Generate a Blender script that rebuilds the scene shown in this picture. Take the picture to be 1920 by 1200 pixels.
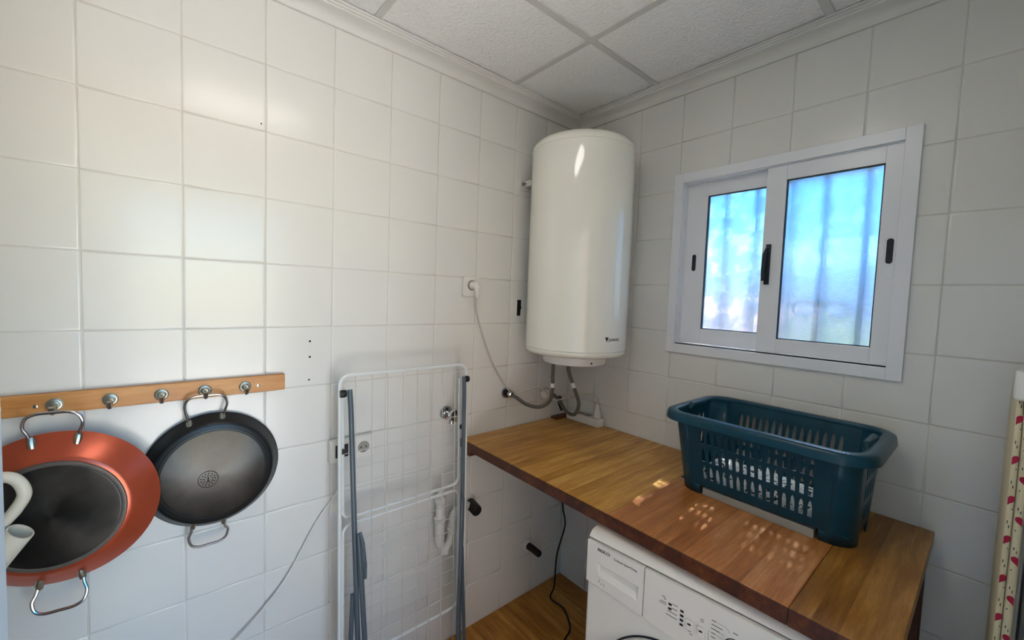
import bpy, bmesh, math, random
from mathutils import Vector, Matrix, Euler

for o in list(bpy.data.objects):
    bpy.data.objects.remove(o)
random.seed(7)
SC = bpy.context.scene
COL = SC.collection
PI = math.pi

# ------------------------------------------------------------------ camera
cam_d = bpy.data.cameras.new('camera')
cam = bpy.data.objects.new('camera', cam_d)
COL.objects.link(cam)
cam.location = (1.47863, -1.67107, 1.52820)
cam.rotation_euler = (1.5148855, -0.0361564, 0.8689090)
cam_d.sensor_width = 36.0
cam_d.lens = 769.274 / 1920 * 36.0
cam_d.clip_start = 0.02
cam_d.clip_end = 500
SC.camera = cam

# ------------------------------------------------------------------ sky, sun, exposure
SUN_EL, SUN_AZ = math.radians(55), math.radians(-9)      # azimuth measured from +Y towards +X
W = bpy.data.worlds.new('sky'); SC.world = W
W.use_nodes = True
nt = W.node_tree
bg = nt.nodes['Background']
sky = nt.nodes.new('ShaderNodeTexSky')
sky.sky_type = 'NISHITA'
sky.sun_disc = False
sky.sun_elevation = SUN_EL
sky.sun_rotation = SUN_AZ
sky.air_density = 1.0
sky.dust_density = 0.2
sky.ozone_density = 2.0
hs = nt.nodes.new('ShaderNodeHueSaturation'); hs.inputs['Saturation'].default_value = 1.5
nt.links.new(sky.outputs[0], hs.inputs['Color']); nt.links.new(hs.outputs[0], bg.inputs[0])
bg.inputs[1].default_value = 0.90

sd = bpy.data.lights.new('sun', 'SUN')
sd.energy = 31.0
sd.angle = math.radians(0.55)
sd.color = (1.0, 0.94, 0.84)
so = bpy.data.objects.new('sun', sd); COL.objects.link(so)
sun_dir = Vector((math.sin(SUN_AZ) * math.cos(SUN_EL), math.cos(SUN_AZ) * math.cos(SUN_EL), math.sin(SUN_EL)))
so.rotation_euler = sun_dir.to_track_quat('Z', 'Y').to_euler()
so.location = (0.9, 6, 9)

LAMP_STRENGTH = 7.0
vs = SC.view_settings
SC.display_settings.display_device = 'sRGB'
vs.view_transform = 'Standard'
vs.look = 'None'
vs.exposure = 0.38
vs.gamma = 1.0
vs.use_curve_mapping = False
try:
    SC.cycles.sample_clamp_indirect = 6.0
except Exception:
    pass

# ------------------------------------------------------------------ helpers
def lin(c):
    if isinstance(c, str):
        c = c.lstrip('#')
        c = [int(c[i:i + 2], 16) / 255 for i in (0, 2, 4)]
    return tuple(((v / 12.92) if v <= 0.04045 else ((v + 0.055) / 1.055) ** 2.4) for v in c) + (1.0,)

def setin(n, names, v):
    for k in names:
        if k in n.inputs:
            n.inputs[k].default_value = v
            return

def mat(name, col, rough=0.5, metal=0.0, spec=0.5, bump=None, var=0.0, varscale=8.0, coat=0.0, emit=None, roughvar=0.0):
    """principled material with optional colour variation and fine bump (scale, strength)"""
    m = bpy.data.materials.new(name); m.use_nodes = True
    t = m.node_tree; b = t.nodes['Principled BSDF']
    c = lin(col)
    b.inputs['Base Color'].default_value = c
    b.inputs['Roughness'].default_value = rough
    b.inputs['Metallic'].default_value = metal
    setin(b, ['Specular IOR Level', 'Specular'], spec)
    if coat:
        setin(b, ['Coat Weight'], coat); setin(b, ['Coat Roughness'], 0.08)
    co = t.nodes.new('ShaderNodeTexCoord')
    if var or roughvar:
        nz = t.nodes.new('ShaderNodeTexNoise'); nz.inputs['Scale'].default_value = varscale; nz.inputs['Detail'].default_value = 4
        t.links.new(co.outputs['Object'], nz.inputs['Vector'])
        if var:
            r = t.nodes.new('ShaderNodeValToRGB')
            r.color_ramp.elements[0].position = 0.3; r.color_ramp.elements[1].position = 0.7
            r.color_ramp.elements[0].color = tuple(x * (1 - var) for x in c[:3]) + (1,)
            r.color_ramp.elements[1].color = tuple(min(1, x * (1 + var)) for x in c[:3]) + (1,)
            t.links.new(nz.outputs['Fac'], r.inputs['Fac']); t.links.new(r.outputs['Color'], b.inputs['Base Color'])
        if roughvar:
            mr = t.nodes.new('ShaderNodeMapRange')
            mr.inputs['To Min'].default_value = max(0.02, rough - roughvar); mr.inputs['To Max'].default_value = rough + roughvar
            t.links.new(nz.outputs['Fac'], mr.inputs['Value']); t.links.new(mr.outputs['Result'], b.inputs['Roughness'])
    if bump:
        nb = t.nodes.new('ShaderNodeTexNoise'); nb.inputs['Scale'].default_value = bump[0]; nb.inputs['Detail'].default_value = 3
        t.links.new(co.outputs['Object'], nb.inputs['Vector'])
        bp = t.nodes.new('ShaderNodeBump'); bp.inputs['Strength'].default_value = bump[1]; bp.inputs['Distance'].default_value = 0.006 if bump[1] >= 1.0 else 0.002
        t.links.new(nb.outputs['Fac'], bp.inputs['Height']); t.links.new(bp.outputs['Normal'], b.inputs['Normal'])
    if emit:
        setin(b, ['Emission Color'], lin(emit[0])); setin(b, ['Emission Strength'], emit[1])
    return m

class MB:
    def __init__(s):
        s.v = []; s.f = []
    def add(s, vs, fs):
        n = len(s.v); s.v += [Vector(p) for p in vs]; s.f += [[i + n for i in f] for f in fs]; return s
    def box(s, x0, x1, y0, y1, z0, z1):
        x0, x1 = sorted((x0, x1)); y0, y1 = sorted((y0, y1)); z0, z1 = sorted((z0, z1))
        return s.add([(x0, y0, z0), (x1, y0, z0), (x1, y1, z0), (x0, y1, z0), (x0, y0, z1), (x1, y0, z1), (x1, y1, z1), (x0, y1, z1)],
                     [[0, 3, 2, 1], [4, 5, 6, 7], [0, 1, 5, 4], [1, 2, 6, 5], [2, 3, 7, 6], [3, 0, 4, 7]])
    def lathe(s, prof, c=(0, 0, 0), axis='Z', seg=32, caps=True):
        """prof: list of (radius, height) along axis"""
        c = Vector(c)
        def P(r, h, a):
            u, w = r * math.cos(a), r * math.sin(a)
            return c + Vector({'Z': (u, w, h), 'X': (h, u, w), 'Y': (w, h, u)}[axis])
        n = len(s.v)
        for r, h in prof:
            for k in range(seg):
                s.v.append(P(r, h, 2 * PI * k / seg))
        m = len(prof)
        for i in range(m - 1):
            for k in range(seg):
                a, b = n + i * seg + k, n + i * seg + (k + 1) % seg
                s.f.append([a, b, b + seg, a + seg])
        if caps:
            if prof[0][0] > 1e-6: s.f.append([n + k for k in range(seg)][::-1])
            if prof[-1][0] > 1e-6: s.f.append([n + (m - 1) * seg + k for k in range(seg)])
        return s
    def tube(s, path, r, seg=8, closed=False, caps=True):
        P = [Vector(p) for p in path]; N = len(P)
        R = r if isinstance(r, (list, tuple)) else [r] * N
        T = []
        for i in range(N):
            a = P[(i - 1) % N] if (closed or i > 0) else P[i]
            b = P[(i + 1) % N] if (closed or i < N - 1) else P[i]
            T.append((b - a).normalized())
        up = Vector((0, 0, 1)) if abs(T[0].z) < 0.9 else Vector((1, 0, 0))
        nrm = (up - T[0] * up.dot(T[0])).normalized()
        n = len(s.v)
        for i in range(N):
            if i:
                nrm = nrm - T[i] * nrm.dot(T[i])
                nrm.normalize()
            bi = T[i].cross(nrm)
            for k in range(seg):
                a = 2 * PI * k / seg
                s.v.append(P[i] + (nrm * math.cos(a) + bi * math.sin(a)) * R[i])
        M = N if closed else N - 1
        for i in range(M):
            j = (i + 1) % N
            for k in range(seg):
                k2 = (k + 1) % seg
                s.f.append([n + i * seg + k, n + i * seg + k2, n + j * seg + k2, n + j * seg + k])
        if caps and not closed:
            s.f.append([n + k for k in range(seg)][::-1]); s.f.append([n + (N - 1) * seg + k for k in range(seg)])
        return s
    def prism(s, poly, fn, h0, h1):
        """poly 2-D outline (CCW), fn(a,b,h)->xyz"""
        n = len(poly)
        vs = [fn(a, b, h0) for a, b in poly] + [fn(a, b, h1) for a, b in poly]
        fs = [list(range(n))[::-1], [n + i for i in range(n)]]
        for i in range(n):
            j = (i + 1) % n
            fs.append([i, j, n + j, n + i])
        return s.add(vs, fs)
    def xf(s, M):
        s.v = [M @ v for v in s.v]; return s

ORG = {}
def link(name, mb, m, parent=None, smooth=True, bevel=0.0, bseg=2, local=False, solid=0.0, sub=0, angle=35):
    me = bpy.data.meshes.new(name)
    off = Vector((0, 0, 0)) if (parent is None or local) else ORG.get(parent, Vector((0, 0, 0)))
    me.from_pydata([tuple(v - off) for v in mb.v], [], mb.f)
    me.validate(); 
    bm = bmesh.new(); bm.from_mesh(me); bmesh.ops.recalc_face_normals(bm, faces=bm.faces); bm.to_mesh(me); bm.free()
    if smooth:
        for p in me.polygons: p.use_smooth = True
        try: me.set_sharp_from_angle(angle=math.radians(angle))
        except Exception: pass
    ms = m if isinstance(m, (list, tuple)) else [m]
    for k in ms: me.materials.append(k)
    o = bpy.data.objects.new(name, me); COL.objects.link(o)
    if parent is not None:
        o.parent = parent
        ORG[o] = off
    if solid:
        md = o.modifiers.new('solid', 'SOLIDIFY'); md.thickness = solid; md.offset = 0
    if bevel:
        md = o.modifiers.new('bevel', 'BEVEL'); md.width = bevel; md.segments = bseg; md.limit_method = 'ANGLE'; md.angle_limit = math.radians(40)
    if sub:
        md = o.modifiers.new('sub', 'SUBSURF'); md.levels = sub; md.render_levels = sub
    return o

def tag(o, label, cat, group=None, kind=None):
    o['label'] = label
    if cat: o['category'] = cat
    if group: o['group'] = group
    if kind: o['kind'] = kind
    return o

def thing(name, label, cat, loc, rot=(0, 0, 0), group=None, kind=None):
    o = bpy.data.objects.new(name, None); COL.objects.link(o)
    o.empty_display_size = 0.05
    o.location = loc; o.rotation_euler = rot
    ORG[o] = Vector(loc)
    return tag(o, label, cat, group, kind)

def struct(name, mb, m, label, cat, **k):
    o = link(name, mb, m, None, **k)
    return tag(o, label, cat, kind='structure')

def arc(c, r, a0, a1, n, plane='YZ', h=0.0):
    out = []
    for i in range(n + 1):
        a = a0 + (a1 - a0) * i / n
        u, w = c[0] + r * math.cos(a), c[1] + r * math.sin(a)
        out.append({'YZ': (h, u, w), 'XZ': (u, h, w), 'XY': (u, w, h)}[plane])
    return out

def rrect(y0, y1, z0, z1, r, n=6):
    """closed 2-D rounded rectangle, CCW"""
    pts = []
    for cx, cy, a in ((y1 - r, z0 + r, -PI / 2), (y1 - r, z1 - r, 0), (y0 + r, z1 - r, PI / 2), (y0 + r, z0 + r, PI)):
        for i in range(n + 1):
            t = a + PI / 2 * i / n
            pts.append((cx + r * math.cos(t), cy + r * math.sin(t)))
    return pts

def spline(pts, n=10):
    """catmull-rom through the points"""
    P = [Vector(p) for p in pts]; P = [P[0] * 2 - P[1]] + P + [P[-1] * 2 - P[-2]]
    out = []
    for i in range(1, len(P) - 2):
        for k in range(n):
            t = k / n
            a, b, c, d = P[i - 1], P[i], P[i + 1], P[i + 2]
            out.append(0.5 * ((2 * b) + (c - a) * t + (2 * a - 5 * b + 4 * c - d) * t * t + (3 * b - a - 3 * c + d) * t ** 3))
    out.append(P[-2]); return out

def text_mesh(txt, size, extrude=0.0003):
    cu = bpy.data.curves.new('txt', 'FONT'); cu.body = txt; cu.size = size; cu.extrude = extrude
    cu.resolution_u = 3
    ob = bpy.data.objects.new('txt', cu); COL.objects.link(ob)
    dg = bpy.context.evaluated_depsgraph_get()
    me = bpy.data.meshes.new_from_object(ob.evaluated_get(dg))
    vs = [v.co.copy() for v in me.vertices]; fs = [list(p.vertices) for p in me.polygons]
    bpy.data.objects.remove(ob); bpy.data.curves.remove(cu); bpy.data.meshes.remove(me)
    return vs, fs

# ------------------------------------------------------------------ materials
M_TILE = mat('glazed_white_tile', '#e1dfd9', 0.19, spec=0.42, bump=(9, 0.05), var=0.015, varscale=2)
M_GROUT = mat('white_grout', '#d3d0c6', 0.9)
M_CEIL = mat('stippled_ceiling_panel', '#f7f5f1', 0.95, spec=0.1, bump=(85, 1.0))
M_TBAR = mat('white_ceiling_grid', '#cfcdc7', 0.5)
M_CROWN = mat('white_cove_moulding', '#dcdad4', 0.5, spec=0.3)
M_PLAIN = mat('white_plaster', '#d9d6cd', 0.8, bump=(40, 0.1))
M_ALU = mat('white_lacquered_aluminium', '#e6e7ea', 0.28, spec=0.5)
M_SEAL = mat('black_rubber_seal', '#101820', 0.6)
M_BLACK = mat('black_plastic', '#0c0d10', 0.4)
M_WHITE = mat('white_plastic', '#e4e1da', 0.35, spec=0.5)
M_ENAMEL = mat('cream_white_enamel', '#eceade', 0.07, spec=0.55, coat=0.3)
M_MACH = mat('white_appliance_enamel', '#dedbd4', 0.3, spec=0.5)
M_CHROME = mat('chrome', '#c8c8c8', 0.14, metal=1.0)
M_NICKEL = mat('brushed_nickel', '#a9a89c', 0.35, metal=1.0)
M_STEEL = mat('polished_steel_wire', '#bdbcc0', 0.2, metal=1.0)
M_BRAID = mat('braided_steel_hose', '#6d6a66', 0.45, metal=0.7, bump=(900, 0.9))
M_RACKW = mat('white_coated_tube', '#dfe2df', 0.35)
M_RACKB = mat('blue_grey_tube', '#4e5b64', 0.35, spec=0.5)
M_WIRE = mat('white_coated_wire', '#c9cac5', 0.5)
M_COPPER = mat('copper_red_lacquer', '#bd5539', 0.28, metal=0.45, spec=0.6, var=0.06, varscale=12)
M_PANBLK = mat('black_nonstick_enamel', '#0b1216', 0.38, spec=0.5)
M_DARKDISC = mat('scorched_steel_disc', '#3a3836', 0.33, metal=0.75, var=0.35, varscale=14, roughvar=0.1)
M_DISC = mat('worn_steel_disc', '#54524f', 0.38, metal=0.9, var=0.2, varscale=18, roughvar=0.12)
def turned(m, an):
    t = m.node_tree; b = t.nodes['Principled BSDF']
    tg = t.nodes.new('ShaderNodeTangent'); tg.direction_type = 'RADIAL'; tg.axis = 'X'
    t.links.new(tg.outputs[0], b.inputs['Tangent']); b.inputs['Anisotropic'].default_value = an
turned(M_DISC, 0.85); turned(M_DARKDISC, 0.6)
M_RIM = mat('greyed_steel_ring', '#77716b', 0.4, metal=0.7, var=0.15, varscale=30)
M_TEAL = mat('dark_teal_plastic', '#04394a', 0.32, spec=0.35, bump=(60, 0.08), var=0.12, varscale=20)
M_RUBBER = mat('black_rubber', '#14110f', 0.6)
M_GREY = mat('grey_plastic', '#98958c', 0.5)
M_PVC = mat('white_pvc', '#dcd9d2', 0.4)
M_CABLE = mat('pale_grey_cable', '#c4c0b6', 0.5)
M_DOORP = mat('blue_white_door_paint', '#b9c9d6', 0.5)
M_PRINT = mat('black_print', '#1d1b1a', 0.6)
M_PRINTG = mat('grey_print', '#77736c', 0.6)
M_HEART = mat('red_heart_print', '#a5123a', 0.8)
M_COVER = mat('cream_cotton', '#d9cdaa', 0.9, bump=(300, 0.3), var=0.06, varscale=30)
M_HOLE = mat('dark_hole', '#060606', 0.9)

def wood(name, c0, c1, c2, axis='Y', rough=0.3, strip=0.045, bumps=0.15):
    """planks of solid wood, grain along one axis, slightly different tint per lamella"""
    m = bpy.data.materials.new(name); m.use_nodes = True
    t = m.node_tree; b = t.nodes['Principled BSDF']; L = t.links.new
    co = t.nodes.new('ShaderNodeTexCoord')
    sep = t.nodes.new('ShaderNodeSeparateXYZ'); L(co.outputs['Object'], sep.inputs[0])
    cross = {'Y': 'X', 'X': 'Y', 'Z': 'Y'}[axis]
    fl = t.nodes.new('ShaderNodeMath'); fl.operation = 'SNAP'; fl.inputs[1].default_value = strip
    L(sep.outputs[cross], fl.inputs[0])
    wn = t.nodes.new('ShaderNodeTexWhiteNoise'); wn.noise_dimensions = '1D'; L(fl.outputs[0], wn.inputs['W'])
    mp = t.nodes.new('ShaderNodeMapping')
    sc = {'X': (3, 34, 34), 'Y': (34, 3, 34), 'Z': (34, 34, 3)}[axis]
    mp.inputs['Scale'].default_value = sc
    L(co.outputs['Object'], mp.inputs['Vector'])
    ad = t.nodes.new('ShaderNodeVectorMath'); ad.operation = 'ADD'
    cx = t.nodes.new('ShaderNodeCombineXYZ')
    mu = t.nodes.new('ShaderNodeMath'); mu.operation = 'MULTIPLY'; mu.inputs[1].default_value = 17.0
    L(wn.outputs['Value'], mu.inputs[0]); L(mu.outputs[0], cx.inputs['X']); L(mu.outputs[0], cx.inputs['Y'])
    L(mp.outputs[0], ad.inputs[0]); L(cx.outputs[0], ad.inputs[1])
    n1 = t.nodes.new('ShaderNodeTexNoise'); n1.inputs['Scale'].default_value = 1.0; n1.inputs['Detail'].default_value = 9; n1.inputs['Roughness'].default_value = 0.74
    L(ad.outputs[0], n1.inputs['Vector'])
    n2 = t.nodes.new('ShaderNodeTexNoise'); n2.inputs['Scale'].default_value = 5.0; n2.inputs['Detail'].default_value = 3
    L(co.outputs['Object'], n2.inputs['Vector'])
    mx = t.nodes.new('ShaderNodeMath'); mx.operation = 'MULTIPLY_ADD'; mx.inputs[1].default_value = 0.12
    L(wn.outputs['Value'], mx.inputs[0])
    m2 = t.nodes.new('ShaderNodeMath'); m2.operation = 'MULTIPLY_ADD'; m2.inputs[1].default_value = 1.25; m2.inputs[2].default_value = -0.31
    L(n1.outputs['Fac'], m2.inputs[0]); L(m2.outputs[0], mx.inputs[2])
    m3 = t.nodes.new('ShaderNodeMath'); m3.operation = 'MULTIPLY_ADD'; m3.inputs[1].default_value = 0.35
    L(n2.outputs['Fac'], m3.inputs[0]); L(mx.outputs[0], m3.inputs[2])
    r = t.nodes.new('ShaderNodeValToRGB')
    e = r.color_ramp.elements
    e[0].position = 0.30; e[0].color = lin(c0)
    e[1].position = 0.76; e[1].color = lin(c2)
    k = e.new(0.55); k.color = lin(c1)
    L(m3.outputs[0], r.inputs['Fac']); L(r.outputs['Color'], b.inputs['Base Color'])
    mr = t.nodes.new('ShaderNodeMapRange'); mr.inputs['To Min'].default_value = rough - 0.1; mr.inputs['To Max'].default_value = rough + 0.14
    L(n1.outputs['Fac'], mr.inputs['Value']); L(mr.outputs['Result'], b.inputs['Roughness'])
    bp = t.nodes.new('ShaderNodeBump'); bp.inputs['Strength'].default_value = bumps; bp.inputs['Distance'].default_value = 0.001
    L(n1.outputs['Fac'], bp.inputs['Height']); L(bp.outputs['Normal'], b.inputs['Normal'])
    return m

M_WOODA = wood('varnished_honey_wood', '#8f5d20', '#bd873a', '#dcac5c', rough=0.34)
M_WOODB = wood('varnished_reddish_wood', '#8a5025', '#b4733a', '#d09560', rough=0.32)
M_WOODE = wood('end_grain_wood', '#2c1206', '#4a210c', '#6a3a14', axis='Y', rough=0.45)
M_WOODC = wood('varnished_brown_wood', '#774a1e', '#9c6a2c', '#bd8c48', rough=0.34)
M_RAIL = wood('varnished_beech_rail', '#a8692c', '#be7d3c', '#cd9352', axis='Y', rough=0.38, strip=0.2, bumps=0.05)
M_FLOOR = wood('brown_wood_floor', '#7a4a14', '#b0742a', '#d09a4a', axis='X', rough=0.3, strip=0.11)
M_CLEAT = wood('dark_wood_cleat', '#3a1c0e', '#5a3018', '#6d4022', axis='Y', rough=0.5)

def frosted(name, clear):
    m = bpy.data.materials.new(name); m.use_nodes = True
    t = m.node_tree; t.nodes.clear(); L = t.links.new
    out = t.nodes.new('ShaderNodeOutputMaterial')
    co = t.nodes.new('ShaderNodeTexCoord')
    nz = t.nodes.new('ShaderNodeTexVoronoi'); nz.inputs['Scale'].default_value = 260
    L(co.outputs['Object'], nz.inputs['Vector'])
    bp = t.nodes.new('ShaderNodeBump'); bp.inputs['Strength'].default_value = 0.25; bp.inputs['Distance'].default_value = 0.001
    L(nz.outputs['Distance'], bp.inputs['Height'])
    g = t.nodes.new('ShaderNodeBsdfRefraction'); g.inputs['IOR'].default_value = 1.4; g.inputs['Roughness'].default_value = 0.42
    g.inputs['Color'].default_value = (0.37, 0.45, 0.54, 1)
    L(bp.outputs['Normal'], g.inputs['Normal'])
    tl = t.nodes.new('ShaderNodeBsdfTranslucent'); tl.inputs['Color'].default_value = (0.30, 0.40, 0.52, 1)
    tr = t.nodes.new('ShaderNodeBsdfTransparent'); tr.inputs['Color'].default_value = (0.66, 0.72, 0.8, 1)
    gl = t.nodes.new('ShaderNodeBsdfGlossy'); gl.inputs['Roughness'].default_value = 0.25
    a = t.nodes.new('ShaderNodeMixShader'); a.inputs[0].default_value = 0.10
    L(g.outputs[0], a.inputs[1]); L(tl.outputs[0], a.inputs[2])
    b = t.nodes.new('ShaderNodeMixShader')
    n3 = t.nodes.new('ShaderNodeTexNoise'); n3.inputs['Scale'].default_value = 15; n3.inputs['Detail'].default_value = 2
    fl2 = t.nodes.new('ShaderNodeVectorMath'); fl2.operation = 'MULTIPLY'; fl2.inputs[1].default_value = (1, 0, 1)
    L(co.outputs['Object'], fl2.inputs[0]); L(fl2.outputs[0], n3.inputs['Vector'])
    mr = t.nodes.new('ShaderNodeMapRange'); mr.inputs['From Min'].default_value = 0.46; mr.inputs['From Max'].default_value = 0.66
    mr.inputs['To Min'].default_value = 0.12; mr.inputs['To Max'].default_value = clear
    L(n3.outputs['Fac'], mr.inputs['Value']); L(mr.outputs['Result'], b.inputs[0])
    L(a.outputs[0], b.inputs[1]); L(tr.outputs[0], b.inputs[2])
    c = t.nodes.new('ShaderNodeMixShader'); c.inputs[0].default_value = 0.04
    L(b.outputs[0], c.inputs[1]); L(gl.outputs[0], c.inputs[2])
    L(c.outputs[0], out.inputs['Surface'])
    return m
M_GLASS_L = frosted('pebbled_frosted_glass', 0.62)
M_GLASS_R = frosted('denser_pebbled_frosted_glass', 0.30)

# ------------------------------------------------------------------ room shell
RX, RY, RZ = 1.60, -2.35, 2.445          # room extent (x 0..RX, y RY..0)
HX0, HX1, HZ0, HZ1 = 0.585, 1.290, 1.342, 2.045   # window opening
WN = 0.36
G = 0.0022                                # grout lies this far behind the tile face
T = 0.22                                  # wall thickness

floor = struct('floor', MB().box(-T, RX + WN, RY - T, T, -0.1, 0), M_FLOOR, 'brown wood floor under the worktop', 'floor', smooth=False)
wall_left = struct('wall_left', MB().box(-T, -G, RY - T, T, 0, 2.6), M_GROUT, 'white tiled wall behind the pans and the drying rack', 'wall', smooth=False)
mb = MB()
mb.box(-G, HX0, G, T, 0, 2.6); mb.box(HX1, RX + WN, G, T, 0, 2.6); mb.box(HX0, HX1, G, T, 0, HZ0); mb.box(HX0, HX1, G, T, HZ1, 2.6)
wall_right = struct('wall_right', mb, M_GROUT, 'white tiled wall around the sliding window', 'wall', smooth=False)
wall_back = struct('wall_back', MB().box(-G, RX + WN, RY - T, RY, 0, 2.6), M_PLAIN, 'plain white wall opposite the window', 'wall', smooth=False)
mb = MB()
DY0, DY1, DZ = -1.845, -1.05, 2.05
mb.box(RX, RX + WN, DY1, G, 0, 2.6); mb.box(RX, RX + WN, RY - T, DY0, 0, 2.6); mb.box(RX, RX + WN, DY0, DY1, DZ, 2.6)
wall_near = struct('wall_near', mb, M_PLAIN, 'plain white wall with the doorway beside the camera', 'wall', smooth=False)
ceiling = struct('ceiling', MB().box(-T, RX + WN, RY - T, T, RZ + 0.012, RZ + 0.2), M_PLAIN, 'suspended ceiling of white stippled panels', 'ceiling', smooth=False)

# --- wall tiles, each one a piece of its wall
def rect_minus(a0, a1, b0, b1, hole):
    """outline of a rectangle minus a rectangular hole that cuts an edge or a corner (CCW), None when nothing is left"""
    if hole is None: return [(a0, b0), (a1, b0), (a1, b1), (a0, b1)]
    h0, h1, k0, k1 = hole
    if h0 >= a1 or h1 <= a0 or k0 >= b1 or k1 <= b0: return [(a0, b0), (a1, b0), (a1, b1), (a0, b1)]
    e_ = 0.016                                   # slivers that the window trim hides anyway are not cut out
    L_, R_, B_, T_ = h0 > a0 + e_, h1 < a1 - e_, k0 > b0 + e_, k1 < b1 - e_
    if not (L_ or R_ or B_ or T_): return None
    if L_ and not (R_ or B_ or T_): return [(a0, b0), (h0, b0), (h0, b1), (a0, b1)]
    if R_ and not (L_ or B_ or T_): return [(h1, b0), (a1, b0), (a1, b1), (h1, b1)]
    if B_ and not (L_ or R_ or T_): return [(a0, b0), (a1, b0), (a1, k0), (a0, k0)]
    if T_ and not (L_ or R_ or B_): return [(a0, k1), (a1, k1), (a1, b1), (a0, b1)]
    if L_ and B_: return [(a0, b0), (a1, b0), (a1, k0), (h0, k0), (h0, b1), (a0, b1)]
    if R_ and B_: return [(a0, b0), (a1, b0), (a1, b1), (h1, b1), (h1, k0), (a0, k0)]
    if L_ and T_: return [(a0, b0), (h0, b0), (h0, k1), (a1, k1), (a1, b1), (a0, b1)]
    return [(h1, b0), (a1, b0), (a1, b1), (a0, b1), (a0, k1), (h1, k1)]

def inset(poly, d):
    n = len(poly); out = []
    for i in range(n):
        p0, p, p1 = Vector(poly[i - 1]), Vector(poly[i]), Vector(poly[(i + 1) % n])
        e0, e1 = (p - p0).normalized(), (p1 - p).normalized()
        n0, n1 = Vector((-e0.y, e0.x)), Vector((-e1.y, e1.x))
        out.append(tuple(p + (n0 + n1) * d))
    return out

TILE_CACHE = {}
def tile_mesh(poly, fn, key):
    if key in TILE_CACHE: return TILE_CACHE[key]
    mb = MB(); n = len(poly); rings = []
    for d, h in ((0.0012, 0.0), (0.0015, 0.0012), (0.0030, 0.0020), (0.0058, 0.0024)):
        rings.append([fn(a, b, h) for a, b in inset(poly, d)])
    vs = [p for r in rings for p in r]; fs = []
    for i in range(3):
        for k in range(n):
            j = (k + 1) % n
            fs.append([i * n + k, i * n + j, (i + 1) * n + j, (i + 1) * n + k])
    fs.append([3 * n + k for k in range(n)])
    me = bpy.data.meshes.new('tile'); me.from_pydata(vs, [], fs); me.materials.append(M_TILE)
    for p in me.polygons[:-1]: p.use_smooth = True
    TILE_CACHE[key] = me
    return me

zj = [0.005 + 0.2 * k for k in range(13)]
def lay(parent, cuts, place, fn, hole=None):
    for i in range(len(cuts) - 1):
        for j in range(12):
            a0, a1, b0, b1 = cuts[i], cuts[i + 1], zj[j], zj[j + 1]
            poly = rect_minus(a0, a1, b0, b1, hole)
            if poly is None: continue
            ca, cb = (a0 + a1) / 2, (b0 + b1) / 2
            if min(max(p[0] for p in poly) - min(p[0] for p in poly), max(p[1] for p in poly) - min(p[1] for p in poly)) < 0.012: continue
            loc = [(round(p[0] - ca, 4), round(p[1] - cb, 4)) for p in poly]
            key = (fn.__name__, tuple(loc))
            o = bpy.data.objects.new('tile', tile_mesh(loc, fn, key)); COL.objects.link(o)
            o.parent = parent
            o.location = place(ca, cb)
            k = 0.0022
            o.rotation_euler = (random.uniform(-k, k) * 0.3, random.uniform(-k, k), random.uniform(-k, k)) if fn.__name__ == 'fl' else (random.uniform(-k, k), random.uniform(-k, k) * 0.3, random.uniform(-k, k))

def fl(a, b, h): return (h - 0.0024, -a, b)       # a = distance from the corner
def fr(a, b, h): return (a, 0.0024 - h, b)
cl = [0.0, 0.03] + [0.23 + 0.2 * k for k in range(11)] + [2.35]
lay(wall_left, cl, lambda a, b: (0, -a, b), fl)
cr = [0.0] + [0.175 + 0.2 * k for k in range(8)]
cr[-1] = RX
lay(wall_right, cr, lambda a, b: (a, 0, b), fr, (HX0, HX1, HZ0, HZ1))

# drill holes left in the tiles
for (y, z, r) in ((-1.300, 1.356, 0.0035), (-1.300, 1.303, 0.0035), (-1.302, 1.226, 0.003), (-1.442, 2.026, 0.0022)):
    link('drill_hole', MB().lathe([(r, -0.001), (r, 0.0006)], (0, y, z), 'X', 10), M_HOLE, wall_left, smooth=False)
link('tile_chip', MB().prism([(-0.375 + a * 1.0, 1.478 + b) for a, b in ((-0.012, -0.038), (0.010, -0.038), (0.010, -0.012), (0.015, 0.0), (0.012, 0.012), (0.012, 0.038), (-0.012, 0.038))], lambda a, b, h: (h, a, b), -0.001, 0.0008), M_HOLE, wall_left, smooth=False)

# --- suspended ceiling: panels and grid bars
gx = [0.0, 0.487, 1.083, RX]
gy = [0.0, -0.508, -1.118, -1.728, RY]
for i in range(len(gx) - 1):
    for j in range(len(gy) - 1):
        m2 = MB().box(gx[i] + 0.003, gx[i + 1] - 0.003, gy[j + 1] + 0.003, gy[j] - 0.003, RZ + 0.004, RZ + 0.012)
        link('ceiling_panel', m2, M_CEIL, ceiling, smooth=False)
for x in gx[1:-1]:
    link('grid_bar', MB().box(x - 0.012, x + 0.012, RY, 0, RZ - 0.001, RZ + 0.004), M_TBAR, ceiling, smooth=False, bevel=0.001)
for y in gy[1:-1]:
    for i in range(len(gx) - 1):
        link('grid_bar', MB().box(gx[i] + (0.012 if i else 0), gx[i + 1] - 0.012, y - 0.012, y + 0.012, RZ - 0.0005, RZ + 0.004), M_TBAR, ceiling, smooth=False, bevel=0.001)

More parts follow.
